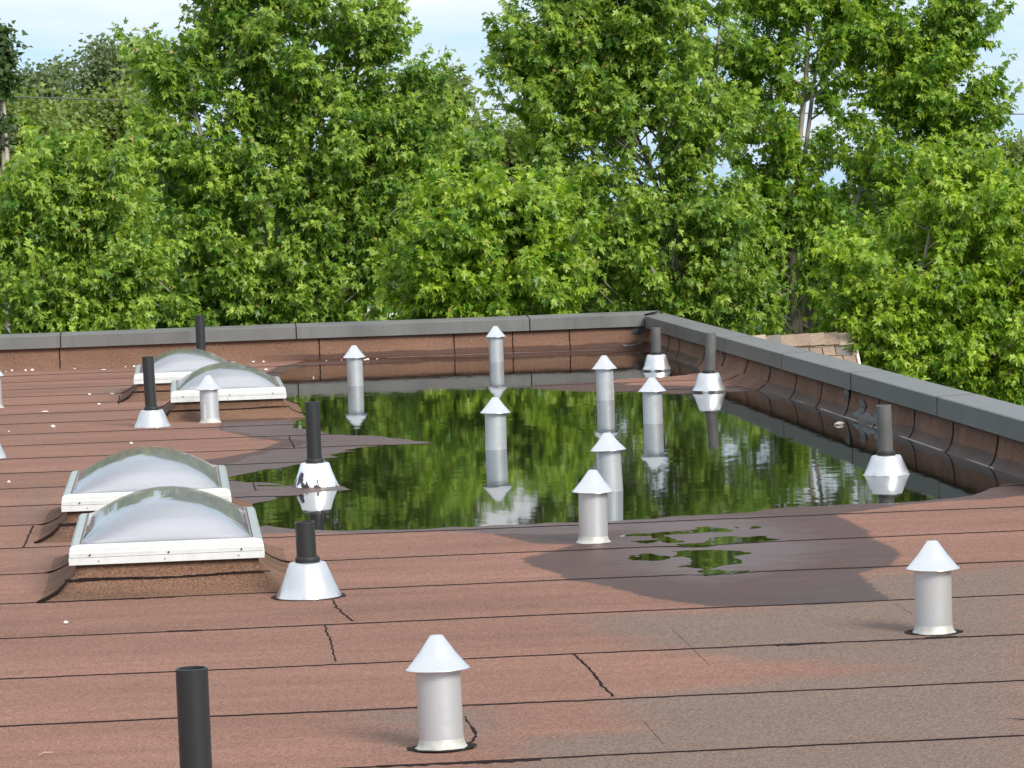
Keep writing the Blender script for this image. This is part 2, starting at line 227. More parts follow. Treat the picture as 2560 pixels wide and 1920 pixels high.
# ------------------------------------------------------------------ materials
def membrane(name, base, dark, attrs=False, zwet=None):
    """granule-surfaced bitumen sheet"""
    m, nt, nd, lk, b = new_mat(name)
    P = geo_pos(nt)
    big = noise(nt, stretch(nt, P, (0.5, 1.6, 1.0)), 1.1, 5, 0.6)
    streak = noise(nt, stretch(nt, P, (0.7, 6.0, 3.0)), 1.6, 4, 0.6)
    gran = noise(nt, P, 135, 2, 0.7)
    gran2 = noise(nt, P, 420, 2, 0.6)
    c = mixc(nt, maprange(nt, big, 0.36, 0.66), base, tuple(x*0.72 for x in base))
    c = mixc(nt, maprange(nt, streak, 0.47, 0.75, 0, 0.6), c, dark)
    if attrs:
        # every roll of felt has its own slightly different tone
        sx = nd.new('ShaderNodeSeparateXYZ'); lk.new(P, sx.inputs[0])
        k = math_(nt, 'FLOOR', math_(nt, 'ADD', sx.outputs['Y'], 0.02))
        wnz = N(nt, 'ShaderNodeTexWhiteNoise', noise_dimensions='1D'); lk.new(k, wnz.inputs['W'])
        c = mixc(nt, maprange(nt, wnz.outputs[0], 0, 1, 0, 0.22), c, tuple(x*1.15 for x in base))
        c = mixc(nt, maprange(nt, wnz.outputs[0], 0, 1, 0.12, 0), c, dark)
        ga = N(nt, 'ShaderNodeAttribute', attribute_name='grey').outputs['Fac']
        gn = math_(nt, 'ADD', ga, math_(nt, 'MULTIPLY', math_(nt, 'SUBTRACT', noise(nt, stretch(nt, P, (1, 3, 1)), 2.6, 6, 0.65), 0.5), 0.9))
        c = mixc(nt, maprange(nt, gn, 0.15, 0.95, 0, 0.82, True), c, (0.146, 0.113, 0.094))
    lum = math_(nt, 'ADD', math_(nt, 'MULTIPLY', maprange(nt, gran, 0.36, 0.64), 0.55), math_(nt, 'MULTIPLY', maprange(nt, gran2, 0.34, 0.66), 0.45))
    c = mixc(nt, 0.75, c, mixc(nt, lum, (0.25, 0.23, 0.25), (1.85, 1.85, 1.82)), 'MULTIPLY')
    # scattered pale granules
    vor = N(nt, 'ShaderNodeTexVoronoi', Scale=75.0); lk.new(P, vor.inputs['Vector'])
    spk = math_(nt, 'LESS_THAN', vor.outputs['Distance'], 0.14)
    c = mixc(nt, math_(nt, 'MULTIPLY', spk, 0.35), c, (0.45, 0.36, 0.31))
    rough = 0.88; sheen = None
    if attrs:
        wa = N(nt, 'ShaderNodeAttribute', attribute_name='wet').outputs['Fac']
        wj = math_(nt, 'ADD', wa, math_(nt, 'MULTIPLY', math_(nt, 'SUBTRACT', noise(nt, stretch(nt, P, (5, 12, 1)), 2.2, 6, 0.65), 0.5), 0.10))
        wet = maprange(nt, wj, -0.006, 0.02, 0, 1, True)
        sa = N(nt, 'ShaderNodeAttribute', attribute_name='sheen').outputs['Fac']
        sn = math_(nt, 'ADD', sa, math_(nt, 'MULTIPLY', math_(nt, 'SUBTRACT', noise(nt, stretch(nt, P, (3, 5, 1)), 2.0, 5, 0.6), 0.5), 0.5))
        film = math_(nt, 'MULTIPLY', maprange(nt, sn, -0.02, 0.40, 0, 1, True), wet)
        cw = mixc(nt, 1.0, c, (0.27, 0.19, 0.16), 'MULTIPLY')
        c = mixc(nt, wet, c, cw)
        r1 = maprange(nt, wet, 0, 1, 0.88, 0.46)
        r2 = math_(nt, 'SUBTRACT', r1, math_(nt, 'MULTIPLY', film, 0.04))
        lk.new(r2, b.inputs['Roughness'])
        lk.new(math_(nt, 'ADD', maprange(nt, wet, 0, 1, 0.10, 0.16), math_(nt, 'MULTIPLY', film, 0.50)), b.inputs['Specular IOR Level'])
    elif zwet is not None:
        sx = nd.new('ShaderNodeSeparateXYZ'); lk.new(P, sx.inputs[0])
        lim = math_(nt, 'ADD', zwet, math_(nt, 'MULTIPLY', noise(nt, stretch(nt, P, (1.3, 1.3, 0.4)), 1.4, 6, 0.7), 0.06))
        d = math_(nt, 'SUBTRACT', lim, sx.outputs['Z'])
        wet = maprange(nt, d, -0.005, 0.006)
        wa = N(nt, 'ShaderNodeAttribute', attribute_name='pondside').outputs['Fac']
        wet = math_(nt, 'MULTIPLY', wet, wa)
        c = mixc(nt, wet, c, mixc(nt, 1.0, c, (0.40, 0.36, 0.38), 'MULTIPLY'))
        lk.new(maprange(nt, wet, 0, 1, 0.88, 0.48), b.inputs['Roughness'])
        b.inputs['Specular IOR Level'].default_value = 0.12
    else:
        b.inputs['Roughness'].default_value = rough
        b.inputs['Specular IOR Level'].default_value = 0.10
    lk.new(c, b.inputs['Base Color'])
    bump(nt, b, gran, 0.9, 0.0025)
    return m
PINK_BASE = (0.232, 0.128, 0.097)
M_deck = membrane('roof_felt', PINK_BASE, (0.135, 0.080, 0.060), attrs=True)
M_wallfelt = membrane('wall_felt', (0.195, 0.112, 0.078), (0.10, 0.062, 0.048), zwet=0.026)
M_curbfelt = membrane('curb_felt', (0.165, 0.095, 0.064), (0.050, 0.036, 0.028))

def simple(name, col, rough=0.5, metal=0.0, var=0.0, vscale=20, bumpd=0.0, bscale=60, spec=0.5, sv=(1,1,1), col2=None):
    m, nt, nd, lk, b = new_mat(name)
    P = obj_pos(nt)
    n = noise(nt, stretch(nt, P, sv), vscale, 5, 0.6)
    c2 = col2 or tuple(x*(1-var) for x in col)
    lk.new(mixc(nt, maprange(nt, n, 0.3, 0.7), col, c2), b.inputs['Base Color'])
    lk.new(maprange(nt, n, 0.3, 0.7, max(rough-0.07, 0.02), rough+0.07), b.inputs['Roughness'])
    b.inputs['Metallic'].default_value = metal
    b.inputs['Specular IOR Level'].default_value = spec
    if bumpd: bump(nt, b, noise(nt, stretch(nt, P, sv), bscale, 3, 0.5), 0.6, bumpd)
    return m
M_tar = simple('bitumen', (0.018, 0.011, 0.011), 0.85, 0, 0.5, 60, 0.001, spec=0.12)
M_bodyalu = simple('weathered_aluminium', (0.63, 0.65, 0.66), 0.35, 0.60, 0.09, 12, 0.0003, 120, sv=(1, 1, 3))
M_capalu = simple('spun_aluminium', (0.76, 0.765, 0.77), 0.24, 0.90, 0.04, 7, 0.0001, 150, sv=(1, 1, 4))
M_conealu = simple('aluminium_paint', (0.66, 0.67, 0.69), 0.33, 0.8, 0.12, 14, 0.0022, 26)
M_flange = simple('weathered_flange', (0.50, 0.50, 0.48), 0.5, 0.3, 0.22, 40, 0.0012, 70, col2=(0.40, 0.38, 0.33))
M_frame = simple('skylight_frame', (0.70, 0.715, 0.715), 0.42, 0.12, 0.10, 16, 0.0003, 60, sv=(1, 1, 1), col2=(0.56, 0.575, 0.57))
M_frame_shaded = simple('skylight_frame_shaded', (0.42, 0.46, 0.45), 0.35, 0.4, 0.15, 12)  # same frame, darker: shading by facing put into the colour
M_gasket = simple('gasket', (0.30, 0.28, 0.26), 0.5, 0.2, 0.4, 50)
M_screw = simple('screw', (0.03, 0.03, 0.03), 0.5, 0.5)
M_pipe_black = simple('black_pipe', (0.022, 0.024, 0.025), 0.42, 0, 0.3, 30, 0.0001, 200)
M_pipe_grey = simple('weathered_black_pipe', (0.075, 0.075, 0.075), 0.6, 0, 0.35, 12, col2=(0.125, 0.12, 0.11), sv=(1, 1, 0.5))
M_rubber = simple('rubber_collar', (0.016, 0.016, 0.018), 0.6, 0, 0.3, 40)
M_pebble = simple('pebble', (0.72, 0.66, 0.60), 0.7, 0, 0.15, 60)
M_twig = simple('twig', (0.55, 0.42, 0.32), 0.8, 0, 0.3, 80)
M_twigdark = simple('dark_twig', (0.05, 0.04, 0.04), 0.8)
M_hole = simple('pipe_inside', (0.01, 0.01, 0.01), 0.8)
M_bark = simple('bark', (0.40, 0.36, 0.31), 0.85, 0, 0.45, 26, 0.004, 40, sv=(1, 1, 0.25), spec=0.2)
M_paint_white = simple('white_trim', (0.72, 0.71, 0.68), 0.5)
M_brick = simple('house_brick', (0.36, 0.17, 0.13), 0.85, 0, 0.3, 5)
M_outwall = simple('building_wall', (0.33, 0.30, 0.27), 0.85, 0, 0.2, 3)
M_glint = simple('painted_waterline_glint', (0.26, 0.25, 0.25), 0.45, 0, 0.35, 25)  # pale colour for the water's edge reflection painted along the walls
M_wood = simple('pole_wood', (0.16, 0.12, 0.09), 0.9, 0, 0.3, 8)
M_cable = simple('cable', (0.10, 0.10, 0.10), 0.6)
M_glass_win = simple('house_window_glass', (0.04, 0.05, 0.06), 0.1)

def coping_mat():
    m, nt, nd, lk, b = new_mat('coping_metal')
    P = geo_pos(nt)
    n = noise(nt, stretch(nt, P, (1, 1, 0.4)), 3.0, 6, 0.65)
    s = noise(nt, stretch(nt, P, (9, 9, 0.7)), 2.0, 3, 0.6)
    c = mixc(nt, maprange(nt, n, 0.3, 0.7), (0.120, 0.120, 0.117), (0.170, 0.171, 0.167))
    c = mixc(nt, maprange(nt, s, 0.55, 0.8, 0, 0.45), c, (0.085, 0.075, 0.07))
    lk.new(c, b.inputs['Base Color'])
    b.inputs['Metallic'].default_value = 0.3
    lk.new(maprange(nt, n, 0.3, 0.7, 0.42, 0.58), b.inputs['Roughness'])
    bump(nt, b, noise(nt, P, 2.2, 2, 0.5), 0.35, 0.006)
    return m
M_coping = coping_mat()

def peel_mat():
    m, nt, nd, lk, b = new_mat('peeling_aluminium_paint')
    P = obj_pos(nt)
    sx = nd.new('ShaderNodeSeparateXYZ'); lk.new(P, sx.inputs[0])
    n = noise(nt, stretch(nt, P, (1, 1, 0.55)), 22, 5, 0.62, 0.6)
    d = math_(nt, 'SUBTRACT', n, math_(nt, 'ADD', 0.44, math_(nt, 'MULTIPLY', sx.outputs['Z'], 2.1)))
    # flakes off only on the left half
    d = math_(nt, 'SUBTRACT', d, maprange(nt, sx.outputs['X'], -0.03, 0.07, 0, 0.12))
    k = maprange(nt, d, 0.0, 0.012)
    lk.new(mixc(nt, k, (0.86, 0.87, 0.88), (0.03, 0.02, 0.025)), b.inputs['Base Color'])
    lk.new(maprange(nt, k, 0, 1, 0.8, 0.0), b.inputs['Metallic'])
    b.inputs['Roughness'].default_value = 0.32
    return m
M_peel = peel_mat()

def water_mat():
    m, nt, nd, lk, b = new_mat('pond_water')
    P = geo_pos(nt)
    b.inputs['Base Color'].default_value = (0.009, 0.008, 0.005, 1)
    b.inputs['Roughness'].default_value = 0.032
    b.inputs['IOR'].default_value = 1.27
    gust = maprange(nt, noise(nt, stretch(nt, P, (1.0, 0.45, 1)), 0.9, 3, 0.5), 0.36, 0.62, 0.40, 1.0)
    def slope(scale, amp, det):
        c = noise(nt, P, scale, det, 0.5, 0, 'Color')
        s = nd.new('ShaderNodeSeparateColor'); lk.new(c, s.inputs[0])
        x = math_(nt, 'MULTIPLY', math_(nt, 'SUBTRACT', s.outputs[0], 0.5), amp)
        y = math_(nt, 'MULTIPLY', math_(nt, 'SUBTRACT', s.outputs[1], 0.5), amp)
        return x, y
    x1, y1 = slope(14.0, 0.015, 3)
    x2, y2 = slope(3.0, 0.004, 1)
    X = math_(nt, 'MULTIPLY', math_(nt, 'ADD', x1, x2), math_(nt, 'MULTIPLY', gust, 0.6))
    Y = math_(nt, 'MULTIPLY', math_(nt, 'ADD', y1, y2), gust)
    cb = nd.new('ShaderNodeCombineXYZ'); lk.new(X, cb.inputs[0]); lk.new(Y, cb.inputs[1]); cb.inputs[2].default_value = 1
    nn = nd.new('ShaderNodeVectorMath'); nn.operation = 'NORMALIZE'; lk.new(cb.outputs[0], nn.inputs[0])
    lk.new(nn.outputs[0], b.inputs['Normal'])
    return m
M_water = water_mat()

def dome_mat(name, tint, haze, rough):
    m, nt, nd, lk, b = new_mat(name)
    nd.remove(b)
    out = [n for n in nd if n.type == 'OUTPUT_MATERIAL'][0]
    tr = N(nt, 'ShaderNodeBsdfTransparent', Color=(*tint, 1))
    gl = N(nt, 'ShaderNodeBsdfGlossy', Color=(1, 1, 1, 1), Roughness=rough)
    df = N(nt, 'ShaderNodeBsdfDiffuse', Color=(0.70, 0.71, 0.75, 1))
    tl = N(nt, 'ShaderNodeBsdfTranslucent', Color=(0.70, 0.71, 0.75, 1))
    m1 = N(nt, 'ShaderNodeMixShader', Fac=0.15); lk.new(df.outputs[0], m1.inputs[1]); lk.new(tl.outputs[0], m1.inputs[2])
    m2 = N(nt, 'ShaderNodeMixShader', Fac=haze); lk.new(tr.outputs[0], m2.inputs[1]); lk.new(m1.outputs[0], m2.inputs[2])
    fr = N(nt, 'ShaderNodeFresnel', IOR=1.5)
    f2 = maprange(nt, fr.outputs[0], 0.0, 1.0, 0.03, 0.62)
    m3 = nd.new('ShaderNodeMixShader'); lk.new(f2, m3.inputs[0]); lk.new(m2.outputs[0], m3.inputs[1]); lk.new(gl.outputs[0], m3.inputs[2])
    lk.new(m3.outputs[0], out.inputs['Surface'])
    return m
M_dome = dome_mat('clear_acrylic', (0.95, 0.96, 0.97), 0.10, 0.03)
M_dome_lip = dome_mat('dome_edge_acrylic', (0.95, 0.95, 0.97), 0.30, 0.03)
M_dome_in = dome_mat('milky_acrylic', (0.86, 0.86, 0.86), 0.58, 0.05)

def leaf_mat(name, c0, c1, young, transl=0.38, rough=0.42):
    m, nt, nd, lk, b = new_mat(name)
    t = N(nt, 'ShaderNodeAttribute', attribute_name='tint').outputs['Fac']
    y = N(nt, 'ShaderNodeAttribute', attribute_name='young').outputs['Fac']
    c = mixc(nt, t, c0, c1)
    c = mixc(nt, y, c, young)
    lk.new(c, b.inputs['Base Color'])
    b.inputs['Roughness'].default_value = rough
    b.inputs['Specular IOR Level'].default_value = 0.5
    tl = nd.new('ShaderNodeBsdfTranslucent')
    lk.new(mixc(nt, 1.0, c, (1.35, 1.45, 0.5), 'MULTIPLY'), tl.inputs['Color'])
    ms = N(nt, 'ShaderNodeMixShader', Fac=transl)
    out = [n for n in nd if n.type == 'OUTPUT_MATERIAL'][0]
    lk.new(b.outputs[0], ms.inputs[1]); lk.new(tl.outputs[0], ms.inputs[2]); lk.new(ms.outputs[0], out.inputs['Surface'])
    return m
M_leaf = leaf_mat('maple_leaf', (0.080, 0.185, 0.022), (0.35, 0.47, 0.065), (0.36, 0.27, 0.08))
M_leaf_y = leaf_mat('maple_leaf_bright', (0.090, 0.205, 0.015), (0.38, 0.50, 0.045), (0.36, 0.30, 0.06))
M_leaf_d = leaf_mat('far_leaf_dull', (0.09, 0.13, 0.06), (0.17, 0.22, 0.10), (0.2, 0.2, 0.1))
M_leaf_l = leaf_mat('far_leaf_yellow', (0.11, 0.165, 0.035), (0.22, 0.28, 0.055), (0.25, 0.22, 0.07))
M_leaf_k = leaf_mat('far_leaf_dark', (0.03, 0.07, 0.02), (0.07, 0.12, 0.03), (0.1, 0.1, 0.05))
M_grass = simple('grass', (0.06, 0.10, 0.025), 0.9, 0, 0.4, 2.0)

# ------------------------------------------------------------------ roof deck: one height field with the pond's hollow in it
def sdist(px, py, poly):
    """signed distance to a polygon, positive inside"""
    A = np.array(poly, float); B = np.roll(A, -1, 0)
    best = np.full(px.shape, 1e9); ins = np.zeros(px.shape, bool)
    for (ax, ay), (bx, by) in zip(A, B):
        dx, dy = bx - ax, by - ay
        L = dx*dx + dy*dy + 1e-12
        t = np.clip(((px-ax)*dx + (py-ay)*dy) / L, 0, 1)
        best = np.minimum(best, (px-ax-t*dx)**2 + (py-ay-t*dy)**2)
        c = ((ay > py) != (by > py))
        xi = ax + (py-ay)*dx/(dy if abs(dy) > 1e-9 else 1e-9)
        ins ^= c & (px < xi)
    d = np.sqrt(best)
    return np.where(ins, d, -d)

def vnoise(x, y, s, seed):
    """smooth value noise, about -0.5..0.5"""
    g = np.random.default_rng(seed).random((256, 256)) - 0.5
    x = x*s; y = y*s
    xi = np.floor(x).astype(int); yi = np.floor(y).astype(int)
    u = x-xi; v = y-yi; u = u*u*(3-2*u); v = v*v*(3-2*v)
    a = g[xi % 256, yi % 256]; b = g[(xi+1) % 256, yi % 256]; c = g[xi % 256, (yi+1) % 256]; d = g[(xi+1) % 256, (yi+1) % 256]
    return (a*(1-u)+b*u)*(1-v) + (c*(1-u)+d*u)*v

XS = np.arange(-2.6, 4.06, 0.03); YS = np.arange(7.4, 29.99, 0.03)
GX, GY = np.meshgrid(XS, YS)
gx, gy = GX.ravel(), GY.ravel()
jx = gx + 0.035*vnoise(gx, gy, 3.5, 1) + 0.018*vnoise(gx, gy, 11, 2)
jy = gy + 0.16*vnoise(gx, gy, 3.0, 3) + 0.09*vnoise(gx, gy, 9, 4)
s_pond = sdist(gx, jy, POND)
s_pond = s_pond + 0.012*vnoise(gx, gy, 14, 5)
s_pud = np.full(gx.shape, -9.0)
for p in PUD:
    x0, x1 = min(q[0] for q in p)-.6, max(q[0] for q in p)+.6
    y0, y1 = min(q[1] for q in p)-1.2, max(q[1] for q in p)+1.2
    k = (gx > x0) & (gx < x1) & (gy > y0) & (gy < y1)
    s_pud[k] = np.maximum(s_pud[k], sdist(gx[k], gy[k], p) + 0.05*vnoise(gx[k], gy[k], 13, 6) + 0.05*vnoise(gx[k], gy[k], 24, 8) + 0.012)
s_w = np.maximum(s_pond, s_pud)
z = np.clip(-s_w*0.055, -0.03, 0.0035) + 0.0006*vnoise(gx, gy, 31, 9)*(s_w > -.2)
z = z + np.where(s_w < -0.4, 0.002*vnoise(gx, gy, 0.8, 12), 0)
s_damp = np.maximum(sdist(gx, gy, DAMP), s_w + 0.01)
s_damp = np.where(gy < 7.4, -9, s_damp)
a_grey = np.zeros(gx.shape)
for q, amt in zip(GREY, (0.95, 0.5, 0.9, 0.7, 0.75, 0.9, 0.8)):
    a_grey = np.maximum(a_grey, amt*np.clip((sdist(gx, gy, q)+0.14)/0.34, 0, 1))
for q in PINK:
    a_grey = a_grey*(1-0.95*np.clip((sdist(gx, gy, q)+0.16)/0.3, 0, 1))
s_sheen = sdist(gx, gy, SHEEN)
s_sheen = np.maximum(s_sheen, np.where(s_pond > -0.45, 0.22, -1) * (gx < 2.0))
nx, ny = len(XS), len(YS)
dv = np.stack([gx, gy, z], 1)
ii = np.arange(nx*ny).reshape(ny, nx)
quads = np.stack([ii[:-1, :-1], ii[:-1, 1:], ii[1:, 1:], ii[1:, :-1]], -1).reshape(-1, 4)

def np_mesh(name, verts, faces_flat, n_per, mats, attrs={}, smooth=False):
    me = bpy.data.meshes.new(name)
    nf = len(faces_flat)//n_per
    me.vertices.add(len(verts)); me.vertices.foreach_set('co', verts.astype(np.float32).ravel())
    me.loops.add(len(faces_flat)); me.loops.foreach_set('vertex_index', faces_flat.astype(np.int32))
    me.polygons.add(nf); me.polygons.foreach_set('loop_start', np.arange(nf, dtype=np.int32)*n_per)
    if smooth: me.polygons.foreach_set('use_smooth', np.ones(nf, bool))
    for m in mats: me.materials.append(m)
    for k, a in attrs.items():
        at = me.attributes.new(k, 'FLOAT', 'POINT'); at.data.foreach_set('value', a.astype(np.float32))
    me.update(calc_edges=True)
    return me

# coarse margins so that the deck runs on past the fine area to the building's edges
mv = []; mf = []
def margin(x0, x1, y0, y1):
    b = len(dv) + len(mv); mv.extend([(x0, y0, 0.0035), (x1, y0, 0.0035), (x1, y1, 0.0035), (x0, y1, 0.0035)]); mf.append([b, b+1, b+2, b+3])
margin(-14, -2.6, -6, 29.96); margin(-2.6, XS[-1], -6, 7.4)
dv2 = np.vstack([dv, np.array(mv)])
pad = lambda a, v: np.concatenate([a, np.full(len(mv), v)])
me = np_mesh('roof_deck', dv2, np.vstack([quads, np.array(mf)]).ravel(), 4, [M_deck, M_tar],
             dict(wet=pad(s_damp, -9), grey=pad(a_grey, 0.0), sheen=pad(s_sheen, -1)), True)
deck = bpy.data.objects.new('roof_deck', me); COL.objects.link(deck)
tag(deck, 'reddish brown felt roof in rolls with dark seams around the pond', 'roof', kind='structure')

def zdeck(x, y):
    i = int(round((y-YS[0])/0.03)); j = int(round((x-XS[0])/0.03))
    if 0 <= i < ny and 0 <= j < nx: return float(z[i*nx+j])
    return 0.0035

# seams: beads of bitumen where one roll laps the next
sb = MB()
def bead(pts, w0=0.011, h=0.0035, jit=0.006, step=0.035, seed=0, fade=0.0, wvar=0.6):
    rr = random.Random(seed*13+5)
    P = []
    for (a, b) in zip(pts[:-1], pts[1:]):
        n = max(2, int(math.dist(a, b)/step))
        P += [(a[0]+(b[0]-a[0])*k/n, a[1]+(b[1]-a[1])*k/n) for k in range(n)]
    P.append(pts[-1])
    v = []; off = 0; wob = 0
    ph = [rr.uniform(0, 6.28) for _ in range(4)]
    alongx = abs(pts[-1][0]-pts[0][0]) > abs(pts[-1][1]-pts[0][1])
    for k, (x, y) in enumerate(P):
        s = k*step
        off = jit*(0.8*math.sin(s*0.9+ph[0]) + 0.6*math.sin(s*2.7+ph[1]) + 0.25*math.sin(s*9+ph[2])) + rr.gauss(0, jit*0.30)
        w = w0*(1 + wvar*(0.5*math.sin(s*1.3+ph[3]) + rr.gauss(0, 0.28)))
        w = max(w, w0*0.3)
        z0 = zdeck(x, y)
        if alongx: v += [(x, y+off-w, z0-.0006), (x, y+off, z0+h), (x, y+off+w, z0-.0006)]
        else: v += [(x+off*0.8-w, y, z0-.0006), (x+off*0.8, y, z0+h), (x+off*0.8+w, y, z0-.0006)]
    f = []
    for k in range(len(P)-1):
        a = k*3
        f += [(a, a+3, a+4, a+1), (a+1, a+4, a+5, a+2)]
    sb.add(v, f)
SEAM_Y = [8.02, 8.99, 9.955, 10.93, 11.93, 12.94, 13.95, 14.96] + [8.98+.998*k for k in range(7, 22)]
for i, y in enumerate(SEAM_Y):
    w = 0.0092 if y < 15 else (0.013 if y < 20 else 0.016)
    tilt = [0.0, 0.02, -0.02, -0.03, 0.0][i % 5]
    bead([(-2.6, y-tilt), (3.9, y+tilt)], w, 0.0030, 0.007 if y < 16 else 0.012, 0.035, i)
for i, (x, y0, y1) in enumerate([(0.452, 10.99, 11.93), (1.186, 10.0, 10.93), (-0.68, 15.0, 15.93), (-0.44, 24.66, 25.64),
                                 (0.343, 17.3, 17.95), (-1.9, 12.0, 12.9), (3.1, 8.1, 8.95), (0.62, 20.0, 20.9)]):
    bead([(x, y0), (x+random.uniform(-.005, .005), y1)], 0.0045, 0.003, 0.008, 0.03, 40+i)
bead([(0.512, 12.64), (0.522, 12.36), (0.545, 12.0)], 0.005, .003, .01, .03, 60)
for i, (x, y0, y1) in enumerate([(1.556, 10.55, 11.39), (1.216, 9.12, 9.52), (2.382, 11.53, 11.82)]):
    bead([(x, y0), (x+0.002, y1)], 0.0016, 0.001, 0.004, 0.03, 70+i, wvar=0.9)
bead([(0.756, 9.75), (0.758, 9.45), (0.738, 9.30)], 0.007, .003, .01, .03, 80, wvar=1.2)
# thicker runs of squeezed-out bitumen
for i, (x, y, l) in enumerate([(0.62, 8.99, 0.16), (0.78, 8.985, 0.1), (-0.02, 11.93, 0.06), (-.3, 12.94, .25), (1.9, 10.93, .08), (2.35, 10.935, .05)]):
    bead([(x-l, y-.002), (x+l, y-.004)], 0.017, 0.0035, 0.006, 0.02, 90+i, wvar=1.3)
for y in [i*0.998-5.0 for i in range(13)]: bead([(-13.9, y), (3.9, y)], 0.010, 0.003, 0.008, 0.12, 200+int(y*3))
for i, y in enumerate(SEAM_Y): bead([(-13.9, y+.01), (-2.6, y-[0.0, 0.02, -0.02, -0.03, 0.0][i % 5])], 0.012, 0.003, 0.008, 0.12, 230+i)
seams = sb.build('roof_seams', M_tar)
tag(seams, 'dark bitumen seams between the felt rolls', 'roof', kind='structure')

# pond: a level sheet of water; the deck rises out of it at the shore
wx, wy = np.meshgrid(np.arange(-0.9, 4.0, 0.49), np.arange(12.0, 29.95, 0.9))
wv = np.stack([wx.ravel(), wy.ravel(), np.zeros(wx.size)], 1)
wi = np.arange(wx.size).reshape(wx.shape)
wq = np.stack([wi[:-1, :-1], wi[:-1, 1:], wi[1:, 1:], wi[1:, :-1]], -1).reshape(-1, 4)
pond = bpy.data.objects.new('water', np_mesh('water', wv, wq.ravel(), 4, [M_water])); COL.objects.link(pond)
tag(pond, 'still dark rainwater ponding on the low corner of the roof', 'water', kind='structure')

# ------------------------------------------------------------------ parapets
def hump(x, y): return 0.004*math.sin(x*2.1+1)+0.003*math.sin(y*1.7)
def parapet(name, label, along, coords, joints, seams_at, pondside):
    root = empty(name, (0, 0, 0), label, 'parapet wall')
    # membrane: profile swept along the wall. prof = (offset towards the roof, z)
    prof = [(0.075, -0.034), (0.062, -0.012), (0.040, 0.006), (0.024, 0.028), (0.012, 0.060), (0.004, 0.11), (0.0, 0.16), (0.0, 0.20)]
    t0, t1 = coords
    n = int((t1-t0)/0.05)
    V = []; F = []; PS = []
    def P(t, off, zz):
        g = 0.0025*math.sin(t*3.1)+0.002*math.sin(t*7.7+zz*20)
        if along == 'x': return (t, 29.79-off+g, zz)
        # the foot of the right wall swells where the roof rises into the spit
        sw = 1.0 + 2.2*math.exp(-((t-24.9)/1.25)**2)
        return (3.956-off*sw+g, t, zz + (0.028*math.exp(-((t-24.9)/1.25)**2) if zz < .03 else 0))
    for k in range(n+1):
        t = t0+(t1-t0)*k/n
        for off, zz in prof:
            V.append(P(t, off, zz)); PS.append(pondside(t))
    m = len(prof)
    for k in range(n):
        for j in range(m-1):
            q = (k*m+j, (k+1)*m+j, (k+1)*m+j+1, k*m+j+1)
            F.append(q if along == 'x' else q[::-1])
    mi = [0]*len(F)
    # vertical lap lines on the membrane
    for s_i, s in enumerate(seams_at):
        rr = random.Random(s_i*7+3); b = len(V)
        pr = [p for p in prof[1:]]
        pts = []
        for a, c in zip(pr[:-1], pr[1:]):
            for h in range(4): pts.append((a[0]+(c[0]-a[0])*h/4, a[1]+(c[1]-a[1])*h/4))
        pts.append(pr[-1])
        for (off, zz) in pts:
            w = 0.0042*(0.7+0.7*rr.random()) if along == 'x' else 0.012*(0.6+0.8*rr.random())
            dx = rr.gauss(0, 0.0015 if along == 'x' else .004)
            V.append(P(s+dx-w, off+0.0028, zz)); V.append(P(s+dx+w, off+0.0028, zz)); PS += [0, 0]
        for k in range(len(pts)-1):
            a = b+2*k; q = (a, a+1, a+3, a+2)
            F.append(q if along == 'x' else q[::-1]); mi.append(1)
    wall = mesh_obj('wall_felt', V, F, [M_wallfelt, M_tar], root, True, mi)
    at = wall.data.attributes.new('pondside', 'FLOAT', 'POINT'); at.data.foreach_set('value', np.array(PS, np.float32))
    # masonry core down to the ground
    core = MB()
    if along == 'x': core.box(-14, 4.12, 29.80, 29.99, -6, 0.272)
    else: core.box(3.966, 4.12, -6, 29.797, -6, 0.262)
    core.build('wall_core', M_outwall, root)
    # coping: sheet-metal lengths with a joint between each
    for a, c in zip(joints[:-1], joints[1:]):
        cb = MB(); rr = random.Random(int(a*100)); e = rr.uniform(-.002, .002)
        if along == 'x':
            pr = [(29.786, .190), (29.752+e, .186), (29.752, .284), (29.758, .2885), (30.02, .304), (30.03, .300), (30.03, .21)]
            sec = lambda t, p: (t, p[0], p[1]+0.0015*math.sin(t*1.9))
        else:
            pr = [(3.948, .176), (3.919+e, .172), (3.919, .270), (3.924, .2745), (4.125, .281), (4.135, .277), (4.135, .19)]
            sec = lambda t, p: (p[0]+0.0015*math.sin(t*2.2), t, p[1])
        k = max(2, int((c-a)/0.2)); g = 0.003
        nn = len(pr); v = []
        for i in range(k+1):
            t = a+g+(c-a-2*g)*i/k
            end = c > (3.9 if along == 'x' else 29.7)
            v += [sec(t + ((p[0]-29.752)*0.62 if (along == 'x' and end and i == k) else (p[0]-3.919)*1.25 if (along != 'x' and end and i == k) else 0), p) for p in pr]
        f = []
        for i in range(k):
            for j in range(nn-1):
                q = (i*nn+j, (i+1)*nn+j, (i+1)*nn+j+1, i*nn+j+1)
                f.append(q if along == 'x' else q[::-1])
        cb.add(v, f)
        co = cb.build('coping', M_coping, root)
        # standing lap at the joint
        jb = MB()
        prj = [(p[0]+(-.0022 if i in (1, 2) else 0), p[1]+(.0018 if i > 2 else 0)) for i, p in enumerate(pr)]
        if c < (3.8 if along == 'x' else 29.6):
            v = []
            for t in (c-.0045, c+.0045): v += [sec(t, p) for p in prj[1:6]]
            f = [(j, 5+j, 6+j, j+1) for j in range(4)]
            if along != 'x': f = [q[::-1] for q in f]
            jb.add(v, f); jb.build('coping_joint', M_tar, root)
    return root
